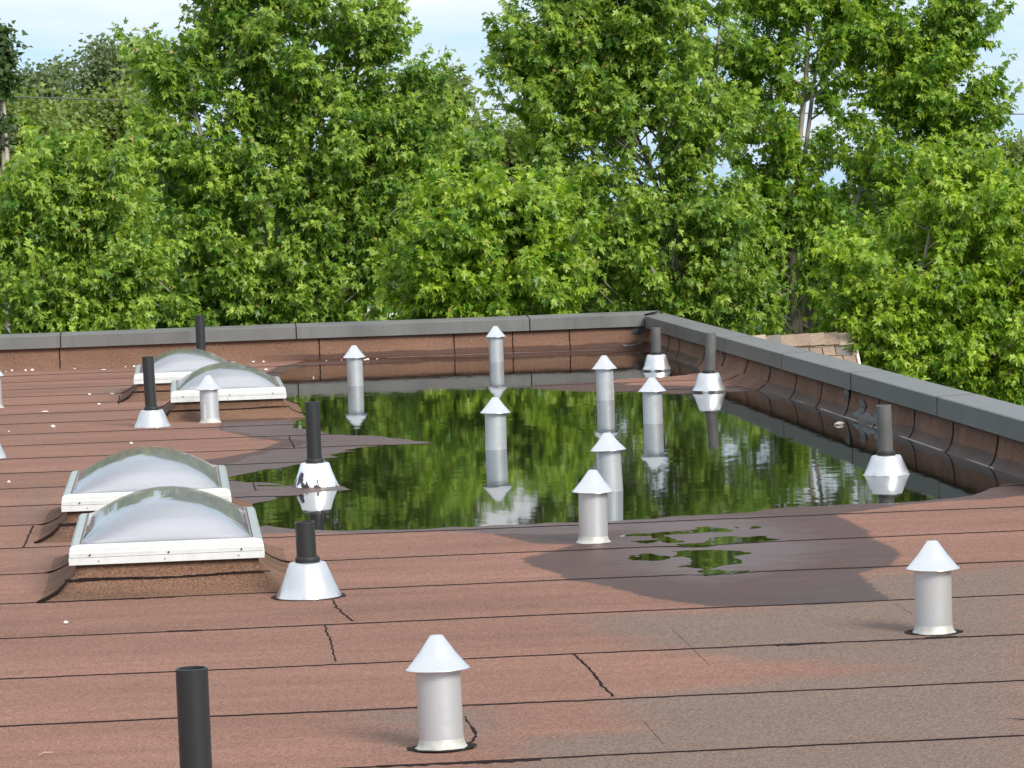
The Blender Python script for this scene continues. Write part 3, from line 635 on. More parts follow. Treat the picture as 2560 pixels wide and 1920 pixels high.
back = parapet('parapet_wall', 'long low parapet across the far end of the roof, grey metal coping over orange brown felt', 'x', (-14, 3.97),
               [-13, -11.03, -9.06, -7.0, -5.0, -2.96, -.986, .975, 2.942, 3.919],
               [-3.2, -2.1, -1.0, 1.165, 2.30, 2.795, 3.28],
               lambda t: min(1, max(0, (t-0.55)/0.5)))
right = parapet('parapet_wall', 'parapet down the right side of the roof beside the pond, dark coping over brown felt', 'y', (-6, 29.8),
                [-6, -3.5, -1.1, 1.3, 3.8, 6.2, 8.6, 11.1, 13.6, 15.9, 18.19, 20.58, 22.95, 25.36, 27.86, 29.752],
                [10.98, 11.98, 12.97, 13.97, 14.97, 15.97, 16.99, 17.96, 18.93, 19.88, 20.8, 21.68, 22.61, 23.59, 24.54, 25.54, 26.58, 27.92, 28.54],
                lambda t: min(1, max(0, max((23.9-t)/0.4, (t-26.6)/0.3))) if t > 16.2 else 0.0)
# bitumen patches brushed on the right parapet and in its far corner
def blotch(name, cx, cz, rx, rz, seed, wallx=3.942, along='y', depth=0.0):
    rr = random.Random(seed); n = 40; v = []
    ph = [rr.uniform(0, 6.28) for _ in range(5)]
    for i in range(n):
        a = 2*math.pi*i/n
        k = 1+0.10*math.sin(3*a+ph[0])+0.07*math.sin(5*a+ph[1])+0.06*math.sin(9*a+ph[2])+0.05*math.sin(14*a+ph[3])
        zz = cz+rz*k*math.sin(a); zz = max(zz, 0.004); t = cx+rx*k*math.cos(a)
        push = 0.0 if zz > .07 else (0.07-zz)*0.45
        v.append((wallx-push, t, zz) if along == 'y' else (t, wallx-push, zz))
    v.append(((wallx-.004-(0.0 if cz > .07 else (.07-cz)*.45)), cx, cz) if along == 'y' else (cx, wallx-.004, cz))
    f = [((i+1) % n, i, n) for i in range(n)]
    if along != 'y': f = [q[::-1] for q in f]
    return mesh_obj('bitumen_patch', v, f, M_patch, right if along == 'y' else back)
M_patch = simple('brushed_bitumen', (0.060, 0.058, 0.066), 0.42, 0, 0.45, 14)
blotch('p', 20.83, 0.128, 0.075, 0.046, 1)
blotch('p', 20.36, 0.085, 0.10, 0.045, 2)
blotch('p', 20.30, 0.035, 0.28, 0.026, 3, 3.946)
blotch('p', 19.84, 0.075, 0.16, 0.055, 4)
blotch('p', 20.0, 0.03, 0.25, 0.02, 6, 3.946)
blotch('p', 25.7, 0.10, 0.05, 0.07, 7)
blotch('p', 3.80, 0.055, 0.09, 0.03, 8, 29.780, 'x')
blotch('p', 3.86, 0.15, 0.05, 0.035, 9, 29.782, 'x')
# pale strips, a painted-in meniscus reflection, where the water meets the walls
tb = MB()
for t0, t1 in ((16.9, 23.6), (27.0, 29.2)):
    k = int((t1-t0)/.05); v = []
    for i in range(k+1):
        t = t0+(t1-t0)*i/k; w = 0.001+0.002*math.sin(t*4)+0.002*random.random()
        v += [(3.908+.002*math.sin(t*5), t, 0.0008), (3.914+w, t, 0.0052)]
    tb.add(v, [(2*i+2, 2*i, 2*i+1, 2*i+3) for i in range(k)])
tb.build('waterline_glint', M_glint, right)
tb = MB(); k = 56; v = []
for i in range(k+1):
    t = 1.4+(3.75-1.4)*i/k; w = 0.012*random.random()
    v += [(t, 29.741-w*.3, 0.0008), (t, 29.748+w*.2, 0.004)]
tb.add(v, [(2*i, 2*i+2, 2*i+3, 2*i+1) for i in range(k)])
tb.build('waterline_glint', M_glint, back)

# outer faces of the building below the other roof edges
bb = MB(); bb.box(-14, 4.0, -6.2, -6.0, -6, 0.0); bb.box(-14.2, -14, -6.2, 29.99, -6, 0.0)
w = bb.build('building_wall', M_outwall); tag(w, 'plain outer walls under the flat roof', 'building', kind='structure')

# ------------------------------------------------------------------ skylights
def skylight(x0, y0, label, W=0.712, D=1.33, zt=0.19, wet=False, sl=0.0):
    root = empty('skylight', (x0, y0, 0), label, 'skylight', 'domed skylights on the left of the roof')
    # curb with a felt skirt that flares onto the deck
    c = MB()
    def loop(e, zz, rag=0.0):
        n = 10; pts = []
        for (ax, ay, bx, by) in ((-e, -e, W+e, -e), (W+e, -e, W+e, D+e), (W+e, D+e, -e, D+e), (-e, D+e, -e, -e)):
            for i in range(n):
                t = i/n
                pts.append((ax+(bx-ax)*t+random.uniform(-rag, rag), ay+(by-ay)*t+random.uniform(-rag, rag)*2, zz))
        return pts
    L = [loop(0.115, 0.0015, 0.004), loop(0.085, 0.010, .002), loop(0.045, 0.026), loop(0.012, 0.052), loop(-0.018, 0.085), loop(-0.022, zt-.045)]
    v = sum(L, []); n = 40
    f = [(k*n+i, k*n+(i+1) % n, (k+1)*n+(i+1) % n, (k+1)*n+i) for k in range(5) for i in range(n)]
    c.add(v, f)
    curb = c.build('curb', M_curbfelt, root, True)
    # lap line across the front, and bitumen down the front-left corner
    s = MB(); v = []
    for i in range(41):
        t = i/40; x = -0.02+(W+.04)*t; zz = 0.066+0.003*math.sin(t*9)+random.uniform(-.0008, .0008)+.004*t
        w = (0.0022+0.0035*(1-t)**2)*(0.6+0.6*random.random()); yy = -0.0085
        v += [(x, yy-.0005, zz-w), (x, yy+.008, zz+w)]
    s.add(v, [(2*i, 2*i+2, 2*i+3, 2*i+1) for i in range(40)])
    path = [(-0.004, 0.0, 0.072), (-.02, -.02, .055), (-.05, -.05, .030), (-.085, -.09, .014), (-.115, -.125, .006)]
    s.build('lap_line', M_tar, curb)
    s = MB(); s.tube(path, [0.004, 0.006, 0.008, 0.0075, 0.006], 6); s.build('corner_bead', M_tar, curb)
    for ys in SEAM_Y:
        if 0.05 < ys-y0 < D-.05:
            for sgn, xe in ((1, W), (-1, 0)):
                yy = ys-y0+random.uniform(-.01, .01)
                s = MB(); s.tube([(xe+sgn*.13, yy-.01, .004), (xe+sgn*.085, yy, .012), (xe+sgn*.045, yy+.025, .0275), (xe+sgn*.012, yy+.05, .053)], [.0035, .0035, .003, .0025], 5); s.build('skirt_seam', M_tar, curb)
    # metal frame: stepped section, mitred corners (built as nested loops)
    def ring(secs, name, mat, par):
        b = MB(); v = []
        for e, zz in secs:
            v += [(e, e, zz), (W-e, e, zz), (W-e, D-e, zz), (e, D-e, zz)]
        f = [(k*4+i, k*4+(i+1) % 4, (k+1)*4+(i+1) % 4, (k+1)*4+i) for k in range(len(secs)-1) for i in range(4)]
        b.add(v, f)
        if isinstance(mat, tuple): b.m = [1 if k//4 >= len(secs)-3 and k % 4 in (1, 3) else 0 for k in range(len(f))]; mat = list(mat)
        return b.build(name, mat, par)
    flange = ring([(0.012, zt-.068), (-0.002, zt-.068), (-0.003, zt-.043), (0.010, zt-.042)], 'flange', M_frame, root)
    frame = ring([(0.012, zt-.041), (0.0, zt-.041), (-0.0015, zt-.026), (0.0015, zt-.0255), (0.0015, zt-.008), (0.011, zt+.001), (0.036, zt+.004)], 'frame', (M_frame, M_frame_shaded), root)
    ring([(0.036, zt+.004), (0.037, zt-.003), (0.043, zt-.003), (0.044, zt+.005), (0.050, zt+.005), (0.051, zt-.002), (0.075, zt-.004)], 'gasket', M_gasket, frame)
    for (t, zz, r) in ((0.105, zt-.033, .0036), (0.51, zt-.033, .0036), (0.885, zt-.033, .0036)):
        b = MB(); b.lathe([(r, 0), (r, .003), (0.0005, .0045)], 12); o = b.build('screw', M_screw, frame)
        o.location = (W*t, -.001, zz); o.rotation_euler = (R(90), 0, 0)
    for (t, zz, r) in ((0.15, zt-.056, .0022), (0.49, zt-.056, .0022), (0.87, zt-.056, .0022)):
        b = MB(); b.lathe([(r, 0), (r, .002), (0.0005, .003)], 10); o = b.build('screw', M_screw, flange)
        o.location = (W*t, -.003, zz); o.rotation_euler = (R(90), 0, 0)
    # acrylic domes: pillow over a rectangle
    def dome(name, e, h, mat, flat, rip=0.0):
        n = 72; V = []; F = []
        w2, d2 = W/2-e, D/2-e
        for j in range(n+1):
            for i in range(n+1):
                u = -1+2*i/n; q = -1+2*j/n
                q = q*(1.5-0.5*q*q)
                a = max(0, 1-abs(u)**2.0); b_ = max(0, 1-abs(q)**4.5)
                V.append((W/2+u*w2, D/2+q*d2, zt+.002+flat+h*(a**0.95)*(b_**0.55)+rip*math.sin(13*(b_**.55)*(a**.5))*a))
        F = [(j*(n+1)+i, j*(n+1)+i+1, (j+1)*(n+1)+i+1, (j+1)*(n+1)+i) for j in range(n) for i in range(n)]
        return mesh_obj(name, V, F, mat, root, True)
    dome('outer_dome', 0.046, 0.124, M_dome, 0.004)
    dome('inner_dome', 0.060, 0.108, M_dome_in, 0.0, 0.0055)
    dome('middle_dome', 0.053, 0.116, M_dome_lip, 0.002, 0.0015)
    dome('arc_dome', 0.100, 0.080, M_dome_in, -0.001, 0.002)  # extra shell added so that its edge draws another bright arc
    # plasterboard shaft under the dome
    b = MB(); e = 0.075
    v = [(e, e, zt-.004), (W-e, e, zt-.004), (W-e, D-e, zt-.004), (e, D-e, zt-.004), (e, e, -.6), (W-e, e, -.6), (W-e, D-e, -.6), (e, D-e, -.6)]
    b.add(v, [(0, 1, 5, 4), (1, 2, 6, 5), (2, 3, 7, 6), (3, 0, 4, 7), (4, 5, 6, 7)])
    b.build('light_shaft', M_shaft, root)
    return root
M_shaft = simple('shaft_lining', (0.60, 0.60, 0.60), 0.8)
skylight(-0.432, 13.06, 'nearest of the four domed skylights, beside the open black pipe with the silver cone', W=0.712)
skylight(-0.528, 15.26, 'domed skylight directly behind the nearest one, its front edge half hidden by it', W=0.722)
skylight(-0.068, 22.68, 'domed skylight with the conical silver vent standing in front of it', W=0.732)
skylight(-0.328, 24.96, 'farthest domed skylight, half hidden behind another, near the back parapet', W=0.735)

# ------------------------------------------------------------------ aluminium vents with conical caps
def vent(x, y, label, h=0.297, lean=0.0, water=False, seal=False, flat=False):
    root = empty('roof_vent', (x, y, 0), label, 'roof vent', 'silver roof vents with conical caps')
    root.rotation_euler = (random.uniform(-.012, .012), lean, random.uniform(0, 6))
    hb = h*0.70
    ph = random.uniform(0, 6)
    b = MB()
    b.lathe([(0.0590, -.02 if water else 0.012), (0.0585, hb*.5), (0.0585, hb+0.012)], 64)
    b.build('vent_body', M_bodyalu, root, True)
    b = MB()
    def wob(k, a, r, zz):
        if k == 0: return r+0.004*math.sin(3*a+ph)+0.0025*math.sin(7*a+ph*2)+0.0012*math.sin(17*a), 0.0005
        if k == 1: return r+0.003*math.sin(3*a+ph)+0.002*math.sin(7*a+ph*2), zz
        return r, zz
    b.lathe([(0.0735, 0.0005), (0.0715, 0.004), (0.0655, 0.009), (0.0615, 0.018), (0.0590, 0.030)], 72, wob=wob)
    if not water: b.build('base_flange', M_flange, root, True)
    b = MB()
    b.lathe([(0.0592, hb-.004), (0.083, hb-.001), (0.0846, hb), (0.0850, hb+0.002), (0.0842, hb+0.0035), (0.0815, hb+0.0045),
             (0.0480, hb+(h-hb)*0.50), (0.0175, h-.0015), (0.0150, h), (0.0005, h+.0003)], 72)
    cap = b.build('cone_cap', M_capalu, root, True)
    md = cap.modifiers.new('edges', 'EDGE_SPLIT'); md.split_angle = R(32)
    if seal:
        b = MB(); n = 60; v = []; rr = random.Random(int(y*10))
        for i in range(n):
            a = 2*math.pi*i/n
            k = 1+0.16*abs(math.cos(a))**5+0.08*rr.random()
            v.append((0.078*k*math.cos(a), 0.090*k*math.sin(a), 0.0052+.001*rr.random()))
        v.append((0, 0, .006)); b.add(v, [(i, (i+1) % n, n) for i in range(n)])
        o = b.build('sealant', M_tar, root); o.rotation_euler = (0, 0, -root.rotation_euler[2])
    return root
vent(0.646, 9.239, 'closest silver vent, at the bottom of the picture right of the cropped black pipe', .301, .03, seal=True)
vent(2.354, 11.06, 'silver vent standing alone on dry felt at the far right foreground, stained base', .297, 0.004, seal=True)
vent(1.640, 14.248, 'silver vent on damp felt at the pond edge, overlapping the one behind', .297, 0.02)
vent(1.994, 16.549, 'silver vent in the pond directly behind the one on the near shore', .275, .03, water=True)
vent(1.706, 19.358, 'silver vent rising from the middle of the pond with a clear mirror image', .286, .015, water=True)
vent(1.266, 25.865, 'silver vent in shallow far water, just right of the skylights', .296, .012, water=True)
vent(2.536, 28.468, 'smallest and farthest silver vent, in front of the back parapet', .289, .012, water=True)
vent(2.777, 23.183, 'silver vent in the pond left of a similar one, in front of the spit', .294, .005, water=True)
vent(2.780, 20.864, 'silver vent in the pond straight below the weathered pipe in the far corner', .274, .01, water=True)
vent(0.173, 22.43, 'silver vent standing on dry felt in front of a domed skylight', .301, .02)
vent(-1.298, 24.787, 'silver vent cut off by the left edge of the picture', .318, .015)

# ------------------------------------------------------------------ plumbing pipes with cone flashings
def pipe_vent(x, y, label, top, zc=0.118, rb=0.116, rt=0.069, grey=False, lean=0.0, facets=0, peel=False, seal=False, collar=0.0445):
    root = empty('vent_pipe', (x, y, 0), label, 'vent pipe', 'black vent pipes through the roof')
    ph = random.uniform(0, 6)
    b = MB()
    def wob(k, a, r, zz):
        if facets:
            s = 2*math.pi/facets; aa = ((a+ph) % s)-s/2
            r = r*(0.965+0.055*(1-math.cos(s/2)/math.cos(aa))*-3) if k < 3 else r
        if k == 0: r += 0.003*math.sin(5*a+ph)+0.002*math.sin(9*a)
        r += 0.0012*math.sin(4*a+ph*k)
        return r, zz
    pr = [(rb+.003, 0.0005), (rb, 0.004)]
    if facets: pr = [(rb-.004, 0.0005), (rb, 0.012)]
    pr += [(rb+(rt-rb)*0.33, zc*0.33), (rb+(rt-rb)*0.66, zc*0.66), (rt+.001, zc-.003), (rt-.003, zc), (0.040, zc+.001)]
    b.lathe(pr, 64, wob=wob)
    cone = b.build('flashing_cone', M_peel if peel else M_conealu, root, True)
    md = cone.modifiers.new('edges', 'EDGE_SPLIT'); md.split_angle = R(38)
    pm = M_pipe_grey if grey else M_pipe_black
    b = MB(); b.lathe([(0.0375, zc), (collar, zc+.0005), (collar, zc+.016), (collar-.002, zc+.019), (0.0375, zc+.022)], 48)
    b.build('collar', M_rubber, root, True)
    b = MB(); r = 0.0362
    b.lathe([(r, zc), (r, top-.001), (r-.0012, top), (r-.0045, top), (r-.0055, top-.001), (r-.0055, zc)], 48)
    pp = b.build('pipe', pm, root, True)
    md = pp.modifiers.new('edges', 'EDGE_SPLIT'); md.split_angle = R(32)
    pp.rotation_euler = (0, lean, 0)
    if seal:
        b = MB(); n = 60; v = []; rr = random.Random(3)
        for i in range(n):
            a = 2*math.pi*i/n; k = 1+0.09*rr.random()+0.07*abs(math.cos(a))
            v.append(((rb+.001)*k*math.cos(a), (rb+.012)*k*math.sin(a), 0.0045))
        v.append((0, 0, .005)); b.add(v, [(i, (i+1) % n, n) for i in range(n)])
        b.build('sealant', M_tar, root)
    return root
pipe_vent(0.43, 12.78, 'short open black pipe in a broad silver cone, right of the nearest skylight', .275, .128, .119, .064, lean=-.02, seal=True)
pipe_vent(0.64, 17.44, 'black pipe in the pond whose silver cone has peeling black patches', .418, .117, .113, .0685, lean=-.008, peel=True)
pipe_vent(-0.189, 22.245, 'tall black pipe in a silver cone, left of the vent in front of a skylight', .442, .107, .1155, .0695, lean=-.03, collar=.0475)
pipe_vent(3.556, 26.394, 'weathered pipe in the far corner of the pond under the two parapets', .322, .119, .1135, .0695, grey=True, facets=8, lean=.005)
pipe_vent(3.538, 23.646, 'weathered pipe leaning slightly beside the right parapet at the spit', .396, .125, .121, .0685, grey=True, facets=8, lean=.055, collar=.043)
pipe_vent(3.37, 16.826, 'weathered pipe in the right corner of the pond, cone mirrored in the water', .335, .093, .110, .0685, grey=True, lean=-.022)
pipe_vent(0.165, 27.6, 'dark pipe rising behind the farthest skylight against the back parapet', .491, .118, lean=-.008)
pipe_vent(0.002, 7.9, 'cut-off black pipe in the bottom foreground, its base out of the picture', .426, .118, lean=-.006)
pipe_vent(-1.105, 20.119, 'pipe outside the left edge of the picture, only its silver cone showing', .40, .112, .113, .069)

# ------------------------------------------------------------------ pebbles, twigs
PEB = ['white pebble by the left edge, first of the row along the back parapet', 'tiny white pebble below the row along the back parapet at far left',
 'small white pebble second in the row along the back parapet', 'white pebble, left one of a close pair by the back parapet', 'round white pebble, right one of a close pair by the back parapet',
 'lone white pebble under the middle of the back parapet left of the skylights', 'flat white chip lying left of the farthest skylight', 'upright white pebble just left of the farthest skylight',
 'small white pebble touching the back left corner of the farthest skylight', 'white pebble on the grey stain left of the farthest skylight', 'flat white pebble on the grey stain beside the farthest skylight skirt',
 'white pebble on a seam left of the tall black pipe', 'thin pale flake on the felt near the left vent', 'largest white pebble, left of the tall black pipe cone', 'tiny white pebble low at the left edge of the roof',
 'white pebble behind the second skylight dome', 'white pebble at the left edge beside the second skylight', 'white pebble on the felt in front of the nearest skylight',
 'white pebble at the pond margin right of the farthest skylight', 'second white pebble at the pond margin right of the farthest skylight', 'white pebble in shallow water above a skylight corner',
 'tiny pebble at the water line left of the far vent in the pond', 'tiny pebble near the water line behind the far vent in the pond', 'white chip touching the far pond vent on its right',
 'second white chip right of the far pond vent', 'small white chip, last to the right along the back water line', 'tiny white chip in brown shallow water left of the far pond vent']
for i, (x, y) in enumerate(STONES):
    rr = random.Random(i+50)
    s = rr.uniform(.0075, .013)*(1.35 if i == 13 else 0.62 if i in (1, 14, 21, 22, 25, 26) else 1)
    flat = i in (6, 10, 12)
    b = MB(); prof = [(0.0005, -.2)]
    for k in range(1, 7):
        a = -math.pi/2+math.pi*k/7; prof.append((math.cos(a), math.sin(a)))
    prof.append((0.0005, 1))
    ph = rr.uniform(0, 6)
    b.lathe(prof, 10, wob=lambda k, a, r, zz: (r*(1+.2*math.sin(2*a+ph)+.12*math.sin(3*a)), zz*(1+.15*math.sin(a+ph))))
    v = [(p[0]*s*(1.7 if flat else 1.1), p[1]*s*1.1, (p[2]*.75+.7)*s*(.45 if flat else 1)) for p in b.v]
    o = mesh_obj('pebble', v, b.f, M_pebble, None, False)
    o.location = (x, min(y, 29.66), max(0.0, zdeck(x, y))); o.rotation_euler = (0, 0, rr.uniform(0, 6) if not flat else .2)
    tag(o, PEB[i], 'pebble', 'white pebbles on the felt')
b = MB(); b.tube([(-.020, -.018, .006), (-.006, 0, .009), (.010, .006, .008), (.019, .016, .007)], [.0016, .0018, .0016, .001], 6)
o = b.build('twig', M_twig, None, True); o.location = (-0.393, 9.418, 0.0025); tag(o, 'small pale twig on the felt at the bottom left', 'twig')
b = MB(); b.tube([(-.03, .03, .004), (0, 0, .006), (.04, -.03, .005)], [.0008, .0016, .002], 6)
o = b.build('twig', M_twigdark, None, True); o.location = (2.19, 9.235, 0.0025); tag(o, 'thin dark twig on the felt at the right edge foreground', 'twig')
b = MB(); b.lathe([(0.0005, -.006), (.022, -.002), (.026, .006), (.015, .014), (.0005, .017)], 14, wob=lambda k, a, r, zz: (r*(1+.25*math.sin(2*a+1)+.2*math.sin(3*a)), zz+.003*math.sin(2*a)))
o = b.build('floating_debris', M_pebble, None, True); o.location = (3.77, 20.17, 0.0); tag(o, 'white scrap floating in the pond near the right parapet', 'debris')

# ------------------------------------------------------------------ ground, outbuilding, house, wire
gm = mesh_obj('ground', [(-600, -300, -6), (600, -300, -6), (600, 900, -6), (-600, 900, -6)], [(0, 1, 2, 3)], M_grass)
tag(gm, 'grass ground far below the roof', 'ground', kind='structure')

def shingle_mat():
    m, nt, nd, lk, b = new_mat('asphalt_shingle')
    t = N(nt, 'ShaderNodeAttribute', attribute_name='tone').outputs['Fac']
    rp = nd.new('ShaderNodeValToRGB'); lk.new(t, rp.inputs[0])
    e = rp.color_ramp; e.interpolation = 'CONSTANT'
    e.elements[0].color = (0.25, 0.185, 0.14, 1); e.elements[1].color = (0.33, 0.27, 0.205, 1); e.elements[1].position = 0.3
    for p, c in ((0.55, (0.22, 0.16, 0.125, 1)), (0.8, (0.15, 0.135, 0.125, 1))):
        q = e.elements.new(p); q.color = c
    P = geo_pos(nt)
    g = noise(nt, P, 90, 3, 0.7)
    lk.new(mixc(nt, 0.8, rp.outputs[0], mixc(nt, maprange(nt, g, .3, .7), (0.5, 0.48, 0.46), (1.6, 1.6, 1.6)), 'MULTIPLY'), b.inputs['Base Color'])
    b.inputs['Roughness'].default_value = 0.9
    bump(nt, b, g, 0.6, 0.003)
    return m
M_shingle = shingle_mat()
ob = empty('outbuilding', (5.9, 35, -6), 'small building beyond the right parapet, only its tan and grey shingled roof showing', 'building')
b = MB(); b.box(-1.0, 0.75, -1.3, 1.3, 0, 4.66); b.build('wall', M_outwall, ob)
rz = 5.79; X0, X1 = -1.1, 0.80
b = MB(); V = []; F = []; T = []
def slab(p0, p1, p2, p3, th, tone):
    q = [Vector(p) for p in (p0, p1, p2, p3)]; nrm = (q[1]-q[0]).cross(q[3]-q[0]).normalized()
    bse = len(V); V.extend([tuple(a) for a in q] + [tuple(a+nrm*th) for a in q])
    for f in ((4, 5, 6, 7), (0, 1, 5, 4), (1, 2, 6, 5), (2, 3, 7, 6), (3, 0, 4, 7)): F.append(tuple(i+bse for i in f))
    T.extend([tone]*8)
sl = 1.0
for side in (-1, 1):
    for c in range(13):
        t0, t1 = c*0.085, (c+1)*0.085+.03
        x = X0-random.uniform(0, .2)
        while x < X1:
            w = random.choice((.13, .17, .21, .26)); xa, xb = max(x, X0), min(x+w-.009, X1)
            lift = 0.007+random.uniform(0, .006)
            if xb > xa+.01:
                ylo, yhi = side*(t1), side*t0
                p = [(xa, ylo, rz-t1*sl+lift), (xb, ylo, rz-t1*sl+lift), (xb, yhi, rz-t0*sl-.004), (xa, yhi, rz-t0*sl-.004)]
                if side > 0: p = [p[1], p[0], p[3], p[2]]
                slab(*p, 0.006+random.uniform(0, .003), random.random())
            x += w
x = X1
while x > X0:
    w = 0.165; tn = random.random(); zc = rz+.022+random.uniform(-.004, .004)
    for side in (-1, 1):
        p = [(x-w, side*.125, zc-.115), (x, side*.125, zc-.105), (x, 0, zc+.008), (x-w, 0, zc-.002)]
        if side > 0: p = [p[1], p[0], p[3], p[2]]
        slab(*p, .008, tn)
    x -= w-.018
b = MB()
for side in (-1, 1): b.add([(X0, 0, rz-.012), (X1-.01, 0, rz-.012), (X1-.01, side*1.13, rz-1.142), (X0, side*1.13, rz-1.142)], [(0, 1, 2, 3)])
b.build('roof_underlay', M_pipe_black, ob)
rf = mesh_obj('shingle_roof', V, F, M_shingle, ob)
at = rf.data.attributes.new('tone', 'FLOAT', 'POINT'); at.data.foreach_set('value', np.array(T, np.float32))
b = MB()
for side in (-1, 1):
    v = [(X1+.002, 0, rz+.012), (X1+.022, 0, rz+.012), (X1+.022, side*1.14, rz-1.13), (X1+.002, side*1.14, rz-1.13),
         (X1+.002, 0, rz-.12), (X1+.022, 0, rz-.12), (X1+.022, side*1.14, rz-1.26), (X1+.002, side*1.14, rz-1.26)]
    b.add(v, [(0, 1, 2, 3), (1, 5, 6, 2), (0, 3, 7, 4), (4, 7, 6, 5), (3, 2, 6, 7)])
b.build('rake_trim', M_paint_white, ob)
b = MB(); v = [(0, -1.1, rz-1.14), (0, 1.1, rz-1.14), (0, 0, rz-.03)]
b.add([(p[0]+.74, p[1], p[2]) for p in v]+[(p[0]+.75, p[1], p[2]) for p in v], [(0, 1, 2), (3, 5, 4)]); b.build('gable', M_outwall, ob)

# pale house glimpsed far behind the trees
hs = empty('house', (5.0, 78, -6), 'pale sided house with brick base, glimpsed in gaps low behind the maples', 'house')
b = MB(); b.box(-9, 9, -4, 4, 2.6, 5.4); b.build('siding_wall', M_paint_white, hs)
b = MB(); b.box(-9.05, 9.05, -4.05, 4.05, 0, 2.6); b.build('brick_wall', M_brick, hs)
b = MB(); b.add([(-9.4, -4.5, 5.3), (9.4, -4.5, 5.3), (9.4, 4.5, 5.3), (-9.4, 4.5, 5.3), (-9.4, 0, 6.7), (9.4, 0, 6.7)],
                [(0, 1, 5, 4), (2, 3, 4, 5), (0, 4, 3), (1, 2, 5), (3, 2, 1, 0)]); b.build('roof', simple('house_roof', (.1, .09, .085), .9), hs)
for xx in (-6.5, -3, 1, 4.5, 7.2):
    b = MB(); b.box(xx-.55, xx+.55, -4.06, -4.01, 3.3, 4.6); w_ = b.build('window', M_glass_win, hs)
    b = MB()
    for q in ((xx-.62, xx-.55, 3.23, 4.67), (xx+.55, xx+.62, 3.23, 4.67), (xx-.55, xx+.55, 3.23, 3.3), (xx-.55, xx+.55, 4.6, 4.67)): b.box(q[0], q[1], -4.09, -4.01, q[2], q[3])
    b.build('window_frame', M_paint_white, w_)

# one thin utility wire crossing behind the near trees, on two poles outside the picture
def wz(x): return 2.655-0.0494*x+0.00115*(x-4)**2
b = MB(); pts = [(x, 50+0.0*x, wz(x)) for x in np.linspace(-19.5, 27.5, 95)]
b.tube(pts, 0.0085, 5); o = b.build('utility_wire', M_cable, None, True); tag(o, 'thin utility wire strung behind the maples', 'wire')
for i, (px, lab) in enumerate(((-19.5, 'wooden utility pole far to the left carrying the wire'), (27.5, 'wooden utility pole far to the right carrying the wire'))):
    r_ = empty('utility_pole', (px, 50.12, -6), lab, 'utility pole')
    b = MB(); b.lathe([(.15, 0), (.13, 5), (.1, wz(px)+6.9), (.0005, wz(px)+6.95)], 16); b.build('pole', M_wood, r_, True)
    b = MB(); b.box(-.9, .9, -.16, -.06, wz(px)+5.86, wz(px)+5.96); b.build('crossarm', M_wood, r_)

# ------------------------------------------------------------------ trees
def leaf_shape():
    half = [(0.0, 0.0), (0.12, 0.06), (0.36, 0.02), (0.17, 0.25), (0.52, 0.50), (0.33, 0.50), (0.36, 0.72), (0.11, 0.52), (0.13, 0.80), (0.0, 1.10)]
    out = half + [(-x, y) for x, y in half[-2:0:-1]]
    V = [(0, 0.34, 0.0)] + [(x, y, 0.30*abs(x) - 0.20*max(0, y-.3)**2) for x, y in out]
    n = len(out)
    F = [(0, 1+i, 1+(i+1) % n) for i in range(n)]
    return np.array(V), np.array(F)
def leaf_far():
    V = [(0, 0, 0), (0.42, 0.3, .08), (0.2, 0.62, .0), (0, 1, -.1), (-.2, .62, 0), (-0.42, 0.3, .08)]
    return np.array(V), np.array([(0, 1, 2), (0, 2, 3), (0, 3, 4), (0, 4, 5)])
LEAF_MAPLE, LEAF_FAR = leaf_shape(), leaf_far()

def unit(v): return v/np.maximum(np.linalg.norm(v, axis=-1, keepdims=True), 1e-9)
def make_leaves(name, pos, tipdir, size, tint, young, shape, mat, parent, g, upb=0.9):
    """pos (n,3) leaf bases; tipdir (n,3) where the tips point"""
    n = len(pos); LV, LF = shape
    t = unit(tipdir)
    up = unit(np.array([0.10, -0.30, 1.0]) * upb + g.normal(0, 0.72, (n, 3)))
    s = unit(np.cross(t, up)); nrm = np.cross(s, t)
    k = len(LV)
    curl = g.uniform(0.4, 2.2, n)
    v = pos[:, None, :] + size[:, None, None]*(LV[None, :, 0, None]*s[:, None, :] + LV[None, :, 1, None]*t[:, None, :] + (LV[None, :, 2, None]*curl[:, None, None])*nrm[:, None, :])
    f = (LF[None] + (np.arange(n)*k)[:, None, None]).reshape(-1)
    me = np_mesh(name, v.reshape(-1, 3), f, 3, [mat], dict(tint=np.repeat(tint, k), young=np.repeat(young, k)))
    o = bpy.data.objects.new(name, me); COL.objects.link(o); o.parent = parent
    return o

